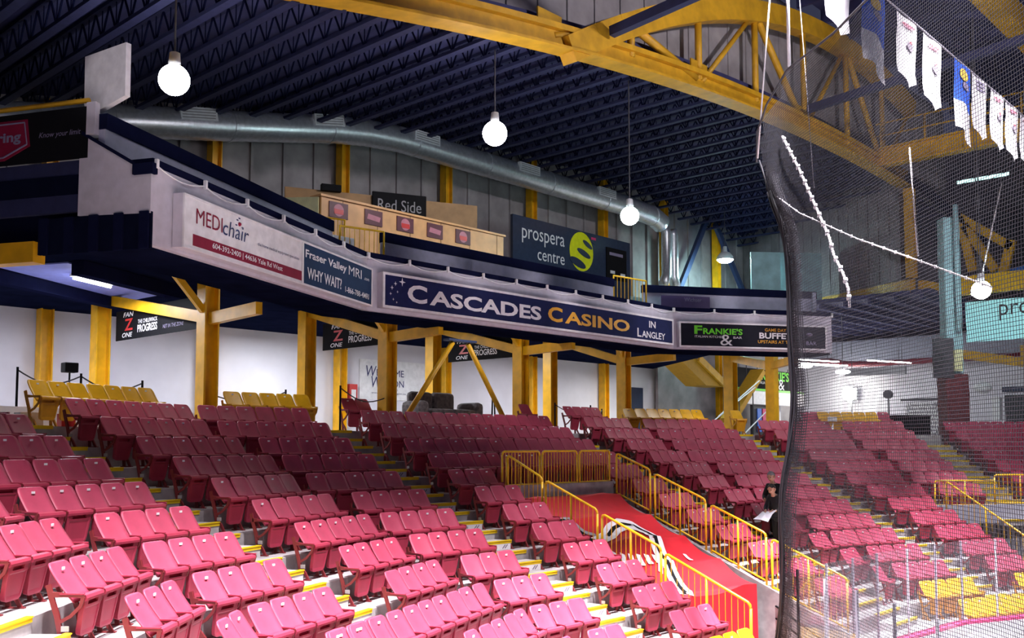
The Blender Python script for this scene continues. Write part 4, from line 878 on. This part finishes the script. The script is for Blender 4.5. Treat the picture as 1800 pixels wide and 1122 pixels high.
# stairs and balcony between the columns
t = thing('orange_staircase', 'orange underside of a staircase with pale handrails, right of the white wall', 'staircase', (41, 25.5, .3))
MB().extr([(39.6, 26, 4.2), (41.3, 26, 4.2), (44.2, 26, 2.9), (42.2, 26, 2.9)], (0, 1.2, 0)).build('flight', 'stairor', t); MB().bar((41.4, 25.9, 4.2), (44.8, 25.9, 2.55), .12, .35).build('stringer', 'truss', t)
for a, c in (((41.0, 25.0, 1.0), (45.3, 25.0, 2.9)), ((41.0, 24.6, 1.3), (45.0, 24.6, 3.2)), ((43.6, 24.8, .4), (47.5, 24.8, 2.4))): MB().tube([a, c], .03, 6).build('handrail', 'grille', t)
MB().bar((47.8, 26.2, 3.9), (44.6, 26.2, 1.2), .8, .3).build('upper_flight', 'stairor', t)
for x in (44.0, 45.4, 47): MB().tube([(x, 25.2, .3), (x, 25.2, 2.6)], .03, 6).build('rail_post', 'darkgrey', t)
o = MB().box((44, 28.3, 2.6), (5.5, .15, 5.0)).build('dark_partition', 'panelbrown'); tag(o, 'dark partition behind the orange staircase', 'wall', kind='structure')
t = thing('restaurant_balcony', 'bright white balcony with green lettered dark rail above posters', 'balcony', (50, 27, .3))
MB().box((50.4, 27.0, 2.55), (8.0, .3, .75)).build('front', 'signwhite', t); MB().box((50.4, 26.84, 2.98), (8.0, .06, .12)).build('green_strip', 'green', t); MB().box((50.4, 27.3, 3.6), (8.0, .06, 1.2)).build('dark_rail', 'black', t)
text("FRANKIE'S", 'lettering', 'green', t, (48.9, 26.8, 3.55), (1, 0, 0), (0, 0, 1), 3.6, .55, bold=.03); text('ITALIAN KITCHEN', 'lettering', 'signwhite', t, (48.9, 26.8, 3.32), (1, 0, 0), (0, 0, 1), 2.2, .15); text('&', 'lettering', 'signwhite', t, (51.2, 26.78, 3.05), (1, 0, 0), (0, 0, 1), .7, .6)
for j in range(7): MB().tube([(46.6 + j * 1.2, 26.9, 3.0), (46.6 + j * 1.2, 26.9, 4.3)], .025, 5).build('rail_post', 'darkgrey', t)
MB().box((49.6, 27.2, 1.2), (1.5, .2, 1.9)).build('notice_frame', 'darkgrey', t); MB().box((49.4, 27.05, 1.3), (.45, .05, 1.3)).build('blue_poster', 'blueposter', t); MB().box((50.0, 27.05, 1.3), (.45, .05, 1.3)).build('red_poster', 'redposter', t); MB().box((51.8, 27.5, 1.2), (1.6, .2, 1.9)).build('white_wall', 'signwhite', t)

# ------------------------------------------------------------------ rink: ice, boards, glass
tag(MB().prism([(15.4, 7.5), (22, 6.2), (26, 4.0), (34, -2), (34, -12), (12, -12), (10.5, 2.6)], -5.58, -4.9).build('floor', 'ice'), 'white rink ice at lower right', 'ice', kind='structure')
P1 = (15.35, 7.75)
side = [P1, (18.6, 7.75), (22.2, 7.4), (25.0, 6.15), (28.0, 4.2), (33, .5)]
nearl = [P1, (13.0, 5.2), (10.6, 2.7), (8.5, .4)]
def boards(line, label, glabel, zt=-2.1, skip=False):
    t = thing('rink_boards', label, 'boards', (line[0][0], line[0][1], -5.5)); g = thing('rink_glass', glabel, 'glass', (line[0][0], line[0][1], -3.8))
    b = MB(); st = MB(); yk = MB()
    for a, c in zip(line[:-1], line[1:]):
        b.bar((*a, -4.4), (*c, -4.4), .12, 1.1); st.bar((*a, -3.83), (*c, -3.83), .2, .06); yk.bar((*a, -4.85), (*c, -4.85), .14, .2)
    b.build('board', 'boardwhite', t); st.build('cap_rail', 'redposter', t); yk.build('kick_plate', 'nosing', t)
    for a, c in zip(line[:-1], line[1:]):
        L = math.dist(a, c); n = max(1, round(L / 1.2))
        for j in range(n):
            p = Vector((a[0] + (c[0] - a[0]) * j / n, a[1] + (c[1] - a[1]) * j / n, 0)); q = Vector((a[0] + (c[0] - a[0]) * (j + 1) / n, a[1] + (c[1] - a[1]) * (j + 1) / n, 0))
            MB().bar(p + Vector((0, 0, (zt - 3.8) / 2)), q + Vector((0, 0, (zt - 3.8) / 2)), .012, zt + 3.8).build('pane', 'glass', g)
            MB().box(p + Vector((0, 0, (zt - 3.8) / 2)), (.035, .035, zt + 3.8)).build('stanchion', 'post' if j % 2 else 'ropegrey', g)
boards(side, 'white rink side boards with red cap at lower right', 'clear rink glass panels in front of the yellow seats')
boards(nearl, 'white rink end boards below the net', 'clear rink glass panels under the net, nearest ones')

# ------------------------------------------------------------------ safety net
P0n = Vector((15.35, 7.75, 0)); dn = Vector((-.685, -.7286, 0)); nn_ = Vector((.7286, -.685, 0))
# left edge of the net as (s along net, z); s grows towards the camera
edge = [(-1.55, -4.0), (-1.33, -3.48), (-1.0, -2.2), (-.72, -1.19), (-.45, -.2), (-.36, .78), (-.44, 2.58), (-.72, 3.85), (-1.4, 4.71), (-1.95, 5.4), (-1.85, 5.95), (-1.15, 6.25), (0.05, 6.45), (1.9, 6.3), (3.3, 6.15), (11, 5.4)]
def ledge(z):
    for (s0, z0), (s1, z1) in zip(edge[:10], edge[1:11]):
        if z0 <= z <= z1: return s0 + (s1 - s0) * (z - z0) / (z1 - z0) + .13
    return -1.85
def topz(s):
    for (s0, z0), (s1, z1) in zip(edge[10:], edge[11:]):
        if s0 <= s <= s1: return z0 + (z1 - z0) * (s - s0) / (s1 - s0)
    return 5.95 if s < 0 else 5.4
def netp(s, z): return P0n + dn * s + nn_ * (.05 * math.sin(s * 1.7 + z * .8) + .03 * math.sin(z * 2.3 - s)) + Vector((0, 0, z))
t = thing('safety_net', 'dark mesh safety net hanging over the right third of the picture', 'net', (15.35, 7.75, -3.8))
b = MB(); cell = .046; r = .0034
def strand(pts):
    o = len(b.v); n = len(pts)
    for p in pts: b.v += [tuple(p + dn * r + Vector((0, 0, r))), tuple(p - dn * r + Vector((0, 0, r)) * -1), tuple(p + nn_ * r * 1.4)]
    for i in range(n - 1):
        for j in range(3): b.f.append((o + i * 3 + j, o + i * 3 + (j + 1) % 3, o + (i + 1) * 3 + (j + 1) % 3, o + (i + 1) * 3 + j))
s = -1.95
while s < 8.6:
    zs = [z for z in np.arange(-3.8, topz(s), .30) if ledge(z) <= s]
    if len(zs) > 1:
        seg = [zs[0]]
        for z in zs[1:] + [1e9]:
            if z - seg[-1] > .31:
                if len(seg) > 1: strand([netp(s, q) for q in seg])
                seg = [z]
            else: seg.append(z)
    s += cell
z = -3.8
while z < 6.45:
    s0 = ledge(z); ss = [q for q in np.arange(s0, 8.7, .32) if topz(q) >= z]
    if len(ss) > 1: strand([netp(q, z) for q in ss])
    z += cell
b.build('mesh_netting', 'net', t)
# gathered folds along the left edge
for f in range(5):
    P = []
    for z in np.linspace(-3.9, 4.6, 26): P.append(netp(ledge(z) + .02 + f * .035 + .02 * math.sin(z * 3 + f * 2), z) + nn_ * (.03 * math.sin(f * 1.9 + z)))
    MB().tube(P, .018, 5).build('gathered_fold', 'net', t, True)
b = MB(); 
for fl in range(3):
    s_off = .05 * fl
    for j, z in enumerate(np.arange(-3.8, 5.2, cell)):
        s0 = ledge(z); strand_pts = [netp(s0 + q + s_off * .2, z + .012 * math.sin(q * 30 + fl * 2 + z * 5)) + nn_ * (.05 + .05 * math.sin(q * 22 + fl * 2.1)) for q in np.linspace(0, .46 + .1 * math.sin(z * 2 + fl), 8)]
        strand(strand_pts)
    for q in np.linspace(0, .5, 12): strand([netp(ledge(z) + q, z) + nn_ * (.05 + .05 * math.sin(q * 22 + fl * 2.1)) for z in np.arange(-3.8, 5.2, .3)])
b.build('folded_netting', 'net', t)
P = [netp(*edge[i]) for i in range(9, 16)]; MB().tube(P, .02, 6).build('border_rope', 'darkgrey', t, True)
P = [netp(ledge(z), z) for z in np.linspace(-4, 5.4, 40)]; MB().tube(P, .016, 6).build('border_cord', 'net', t, True)
def rope(pts, rad, m, label, knots=0):
    V_ = [Vector(p) + nn_ * .06 for p in pts]; t2 = thing('rope', label, 'rope', tuple(V_[0]), 'ropes of the safety net'); MB().tube(V_, rad, 6).build('line', m, t2, True)
    if knots:
        L = 0
        for a, c in zip(V_[:-1], V_[1:]):
            k = max(1, int((c - a).length / knots))
            for q in range(k):
                p = a.lerp(c, (q + .5) / k); MB().box(p, (rad * 2.6, rad * 2.6, rad * 3.2), (.6, .4, .7)).build('tie', m, t2)
def net_(s, z): return P0n + dn * s + Vector((0, 0, z))
rope([(16.03, 8.48, 8.18), (16.3, 8.77, 6.9), (16.62, 9.1, 5.45)], .016, 'rope', 'straight white rope hanging down to the left corner of net')
rope([(15.4, 7.81, 8.3), (15.38, 7.79, 6.55)], .03, 'rope', 'thick white rope holding up the top edge of net')
rope([(15.65, 8.08, 5.43), (15.1, 7.5, 4.59), (14.61, 6.97, 3.73), (14.3, 6.64, 3.2), (14.2, 6.53, 2.9), (13.96, 6.28, 2.55), (13.85, 6.16, 2.3), (13.81, 6.12, 2.01)], .022, 'rope', 'knotted white rope slanting down across the net', .2)
rope([(16.05, 8.5, 4.55), (15.13, 7.53, 3.87), (13.59, 5.89, 2.96), (12.42, 4.65, 2.34), (11.24, 3.39, 1.7)], .010, 'rope', 'thin pale rope with ties sagging across the net to the right', .35)
rope([(14.99, 7.38, 7.47), (14.68, 7.05, 4.13)], .006, 'ropegrey', 'fine grey line hanging through the middle of net')
rope([(12.47, 4.69, 3.8), (12.36, 4.58, 2.36)], .010, 'rope', 'short pale cord hanging near the yellow corner post')
tag(MB().tube([(34.58, 10.6, 5.5), (37.2, 10.6, 9.3)], .025, 6).build('lamp_cable', 'rope', None, True), 'pale slanting cable above the right globe lamp', 'cable')
# ------------------------------------------------------------------ banners on a line
YF, ZF = 8.0, 9.45
def xpx(px): r_ = (px - 900) / 1717; return YF * (.7325 + r_ * .6807) / (.6807 - r_ * .7325)
tag(MB().tube([(14, YF, ZF + .35), (20, YF, ZF + .12), (32, YF, ZF), (46, YF, ZF + .1)], .02, 5).build('banner_wire', 'ropegrey', None, True), 'wire from which the award banners hang', 'wire')
FL = [(15.6, 1.0, 1.35, 'b', 'only the blue tip showing at frame top'), (16.75, 1.0, 1.15, 'w', 'only the white tip showing at frame top'), (18.08, 1.1, 1.5, 'w', 'plain white with slanted tip, left of the largest blue one'), (19.78, 1.15, 1.88, 'b', 'blue, lower half painted white for strong light, largest one'), (21.6, 1.12, 1.6, 'p', 'white with dark crest, left of the neighbouring pair'), (23.15, 1.15, 1.75, 'p', 'white with dark crest, just left of the second blue one'), (25.2, 1.12, 2.0, 'b', 'blue with gold crest, second blue one'), (26.5, 1.1, 1.7, 'n', 'white with faint lettering, right of second blue one'), (27.95, 1.1, 1.65, 'p', 'white with dark crest, third from right'), (29.25, 1.1, 1.65, 'p', 'white with dark crest, second from right'), (30.6, 1.1, 1.6, 'p', 'white with dark crest, at right picture edge')]
for x, w, h, k, lb in FL:
    t = thing('award_banner', 'hanging award banner, ' + lb, 'banner', (x, YF, ZF), 'award banners hanging over the rink')
    def gp(u, v): 
        hh = h * ((.85 + .15 * (1 - abs(2 * u - 1))) if k != 'b' else (.86 if u < .45 else .86 + .14 * (u - .45) / .55))
        return (x - w / 2 + u * w + .02 * math.sin(v * 5), YF + .05 * math.sin(u * 6 + v * 3) * (.3 + v), ZF + .05 - hh * v)
    us = np.linspace(0, 1, 9); vs2 = np.linspace(0, 1, 13); b1 = MB(); b2 = MB()
    for dst, rng in ((b1, range(0, 8)), (b2, range(7, 13))):
        vv = vs2[list(rng)]; dst.add([gp(u, v) for v in vv for u in us] , [(j * 9 + i, (j + 1) * 9 + i, (j + 1) * 9 + i + 1, j * 9 + i + 1) for j in range(len(vv) - 1) for i in range(8)])
    b1.build('cloth', 'flagblue' if k == 'b' else 'flagwhite', t, True); b2.build('lower_cloth', 'flagwhite', t, True)  # white lower half on blue banners stands in for overexposing light
    def blob(u0, v0, a, c, m, nme):
        MB().add([Vector(gp(u0, v0)) + Vector((0, -.03, 0))] + [Vector(gp(u0 + a * math.cos(q * math.pi / 6), v0 + c * math.sin(q * math.pi / 6))) + Vector((0, -.03, 0)) for q in range(12)], [(0, q + 1, (q + 1) % 12 + 1) for q in range(12)]).build(nme, m, t)
    if k == 'b': blob(.5, .16, .2, .09, 'flaggold', 'crest'); blob(.55, .32, .15, .06, 'dimtext', 'crest_scroll')
    if k == 'p': blob(.5, .42, .14, .07, 'flagprint', 'crest'); blob(.52, .36, .06, .025, 'flagred', 'crest_mark'); blob(.5, .12, .3, .03, 'badge', 'heading')
    if k == 'n':
        for q in range(3): blob(.5, .08 + .06 * q, .32, .014, 'dimtext', 'lettering_line')

# ------------------------------------------------------------------ the two people in the narrow aisle
def skinned(name, verts, edges, radii, m, parent, root=0, sub=2):
    ox, oy, oz = WLOC[parent.name]
    me = bpy.data.meshes.new(name); me.from_pydata([(v[0] - ox, v[1] - oy, v[2] - oz) for v in verts], edges, []); me.materials.append(M[m])
    o = bpy.data.objects.new(name, me); COL.objects.link(o); o.parent = parent
    sk = o.modifiers.new('skin', 'SKIN'); sk.use_smooth_shade = True; lay = me.skin_vertices[0].data
    for i, r_ in enumerate(radii): lay[i].radius = r_ if isinstance(r_, tuple) else (r_, r_); lay[i].use_root = (i == root)
    ss = o.modifiers.new('subdivision', 'SUBSURF'); ss.levels = sub; ss.render_levels = sub
    return o
def person(px, py, pz, label, hair, bend, reach=.30, sc=1.0):
    """standing figure turned to -X and bending that way by the angle bend, looking down; feet at pz"""
    t = thing('person', label, 'person', (px, py, pz))
    def P(x, y, z): return (px + x * sc, py + y * sc, pz + z * sc)
    sb, cb = math.sin(bend), math.cos(bend); sb2, cb2 = math.sin(bend * 1.25), math.cos(bend * 1.25)
    def B(d, y=0., f=0.):               # d along the spine, f forward of it
        return P(-d * sb - f * cb, y, .93 + d * cb - f * sb)
    sh = .46
    S0 = B(sh); nx = (S0[0] - .13 * sb2 * sc, S0[1], S0[2] + .13 * cb2 * sc); hx_, hz_ = S0[0] - .245 * sb2 * sc - .02 * sc, S0[2] + .245 * cb2 * sc
    def arm(sg):
        a = B(sh - .03, .185 * sg); el = (a[0] - .05 * sc, a[1] + .05 * sg * sc, a[2] - .27 * sc); w = (el[0] - (reach - .07) * sc, el[1] - .11 * sg * sc, el[2] - .06 * sc); return a, el, w
    aL, eL, wL = arm(1); aR, eR, wR = arm(-1)
    v = [B(0), B(.22), B(.43), (nx[0], nx[1], nx[2] - .05 * sc), (nx[0] + (hx_ - nx[0]) * .7, nx[1], nx[2] + (hz_ - nx[2]) * .7), aL, eL, wL, aR, eR, wR,
         P(0, .10, .86), P(-.02, .11, .48), P(.02, .11, .09), P(-.12, .12, .04), P(0, -.10, .86), P(-.04, -.11, .48), P(.02, -.11, .09), P(-.12, -.12, .04)]
    e = [(0, 1), (1, 2), (2, 3), (3, 4), (2, 5), (5, 6), (6, 7), (2, 8), (8, 9), (9, 10), (0, 11), (11, 12), (12, 13), (13, 14), (0, 15), (15, 16), (16, 17), (17, 18)]
    r_ = [.10, .09, .08, .055, .05, .055, .045, .03, .055, .045, .03, .075, .055, .04, .035, .075, .055, .04, .035]
    skinned('body', v, e, [q * sc for q in r_], 'skin', t)
    cuff = lambda a, b: tuple(a[i] + (b[i] - a[i]) * .9 for i in range(3))
    cv = [P(.02, 0, .66), P(.01, 0, .80), B(.02), B(.22), B(.40), B(.50), B(.43, .15), eL, cuff(eL, wL), B(.43, -.15), eR, cuff(eR, wR)]
    ce = [(0, 1), (1, 2), (2, 3), (3, 4), (4, 5), (4, 6), (6, 7), (7, 8), (4, 9), (9, 10), (10, 11)]
    skinned('coat', cv, ce, [tuple(q * sc for q in g) for g in ((.15, .20), (.155, .20), (.15, .19), (.16, .19), (.165, .18), (.095, .10), (.085, .085), (.07, .07), (.048, .048), (.085, .085), (.07, .07), (.048, .048))], 'coat', t, 2)
    MB().tube([B(.475, 0, -.005), B(.505, 0, .0)], [.075 * sc, .062 * sc], 12).build('collar', 'flagprint', t, True)
    skinned('trousers', [P(0, 0, .90), P(0, .10, .84), P(-.02, .11, .48), P(.02, .11, .12), P(0, -.10, .84), P(-.04, -.11, .48), P(.02, -.11, .12)], [(0, 1), (1, 2), (2, 3), (0, 4), (4, 5), (5, 6)], [q * sc for q in (.12, .095, .075, .07, .095, .075, .07)], 'trouser', t)
    for s in (1, -1): skinned('shoe', [P(.05, .11 * s, .05), P(-.06, .115 * s, .05), P(-.18, .12 * s, .035)], [(0, 1), (1, 2)], [.05 * sc, .05 * sc, .04 * sc], 'black', t)
    hx, hz = (hx_ - px) / sc, (hz_ - pz) / sc
    # head tilted down and turned to the left of the picture
    b = MB(); c = P(hx, 0, hz); b.sphere((0, 0, 0), .105 * sc, 20, 14, 1.22)
    vv = []
    for x, y, z in b.v:
        if x < 0 and z < 0: x *= 1.08; y *= .86
        y *= .86
        if x < -.07 * sc and abs(z + .02 * sc) < .03 * sc and abs(y) < .03 * sc: x -= .022 * sc
        ca, sa = math.cos(.5), math.sin(.5); x, z = x * ca - z * sa * -1 * -1, x * sa * 1 + z * ca
        vv.append((c[0] + x, c[1] + y, c[2] + z))
    b.v = vv; b.build('head', 'skin', t, True)
    fc = lambda a, y, u: (c[0] + sc * (-a * math.cos(.5) + u * math.sin(-.5)), c[1] + y * sc, c[2] + sc * (-a * math.sin(.5) + u * math.cos(.5)))
    n_ = MB(); n_.tube([fc(.095, 0, .03), fc(.125, 0, -.02), fc(.10, 0, -.03)], [.008 * sc, .016 * sc, .008 * sc], 8); n_.build('nose', 'skin', t, True)
    for y in (.035, -.035): MB().sphere(fc(.092, y, .02), .013 * sc, 8, 6).build('eye', 'hairdark', t, True)
    MB().box(fc(.098, 0, -.065), (.01, .045 * sc, .01)).build('mouth', 'maroon', t)
    for y in (.092, -.092): MB().sphere(fc(.0, y, -.005), .026 * sc, 8, 6, 1.3).build('ear', 'skin', t, True)
    h = MB(); h.sphere((0, 0, 0), .115 * sc, 20, 12, 1.2); hv = []
    for x, y, z in h.v:
        y *= .9; cut = -.02 * sc if x > -.02 * sc else .045 * sc
        if z < cut and x < .03 * sc: z = cut; x *= .8; y *= .8
        ca, sa = math.cos(.5), math.sin(.5); hv.append((c[0] + x * ca - z * sa + .012, c[1] + y, c[2] + x * sa + z * ca + .008))
    h.v = hv; h.build('hair', hair, t, True)
    # hands: palm, four curled fingers, thumb
    for s in (1, -1):
        w = Vector(wL if s > 0 else wR); b = Vector((-1, -.35 * s, -.15)).normalized(); up = Vector((0, 0, 1)); sd = b.cross(up).normalized() * s
        skinned('palm', [tuple(w), tuple(w + b * .045), tuple(w + b * .085)], [(0, 1), (1, 2)], [(.024 * sc, .018 * sc), (.032 * sc, .018 * sc), (.034 * sc, .016 * sc)], 'skin', t)
        for j, L in enumerate((.062, .07, .066, .052)):
            q = w + b * .08 + up * (.026 - .017 * j); skinned('finger', [tuple(q), tuple(q + b * L * .5), tuple(q + b * L * .8 - sd * .018), tuple(q + b * L * .85 - sd * .042)], [(0, 1), (1, 2), (2, 3)], [.0095 * sc, .009 * sc, .0085 * sc, .008 * sc], 'skin', t, sub=1)
        q = w + b * .025 + up * .026; skinned('thumb', [tuple(q), tuple(q + b * .03 + up * .018 - sd * .01), tuple(q + b * .055 + up * .012 - sd * .022)], [(0, 1), (1, 2)], [.011 * sc, .010 * sc, .009 * sc], 'skin', t, sub=1)
    return t, (Vector(wL) + Vector(wR)) / 2
t, HC = person(22.75, 11.95, floor_z(7) - .17, 'dark haired person in black coat leaning over white papers in the aisle', 'hairdark', .50, .30, .97)
b = MB(); c = HC + Vector((-.24, 0, .03)); b.add([c + Vector((-.24 + .46 * i, -.20 + .20 * j, .05 * math.sin(3 * i + j) - .26 * (1 - i))) for j in range(3) for i in (0, .5, 1)], [(0, 1, 4, 3), (1, 2, 5, 4), (3, 4, 7, 6), (4, 5, 8, 7)])
o = b.build('paper_sheets', 'paper'); tag(o, 'loose white paper sheets held by the dark haired person', 'paper'); sm = o.modifiers.new('thickness', 'SOLIDIFY'); sm.thickness = .006
person(23.45, 12.40, floor_z(7), 'grey haired person in dark suit, behind the one with papers', 'hairgrey', .30, .26, 1.0)
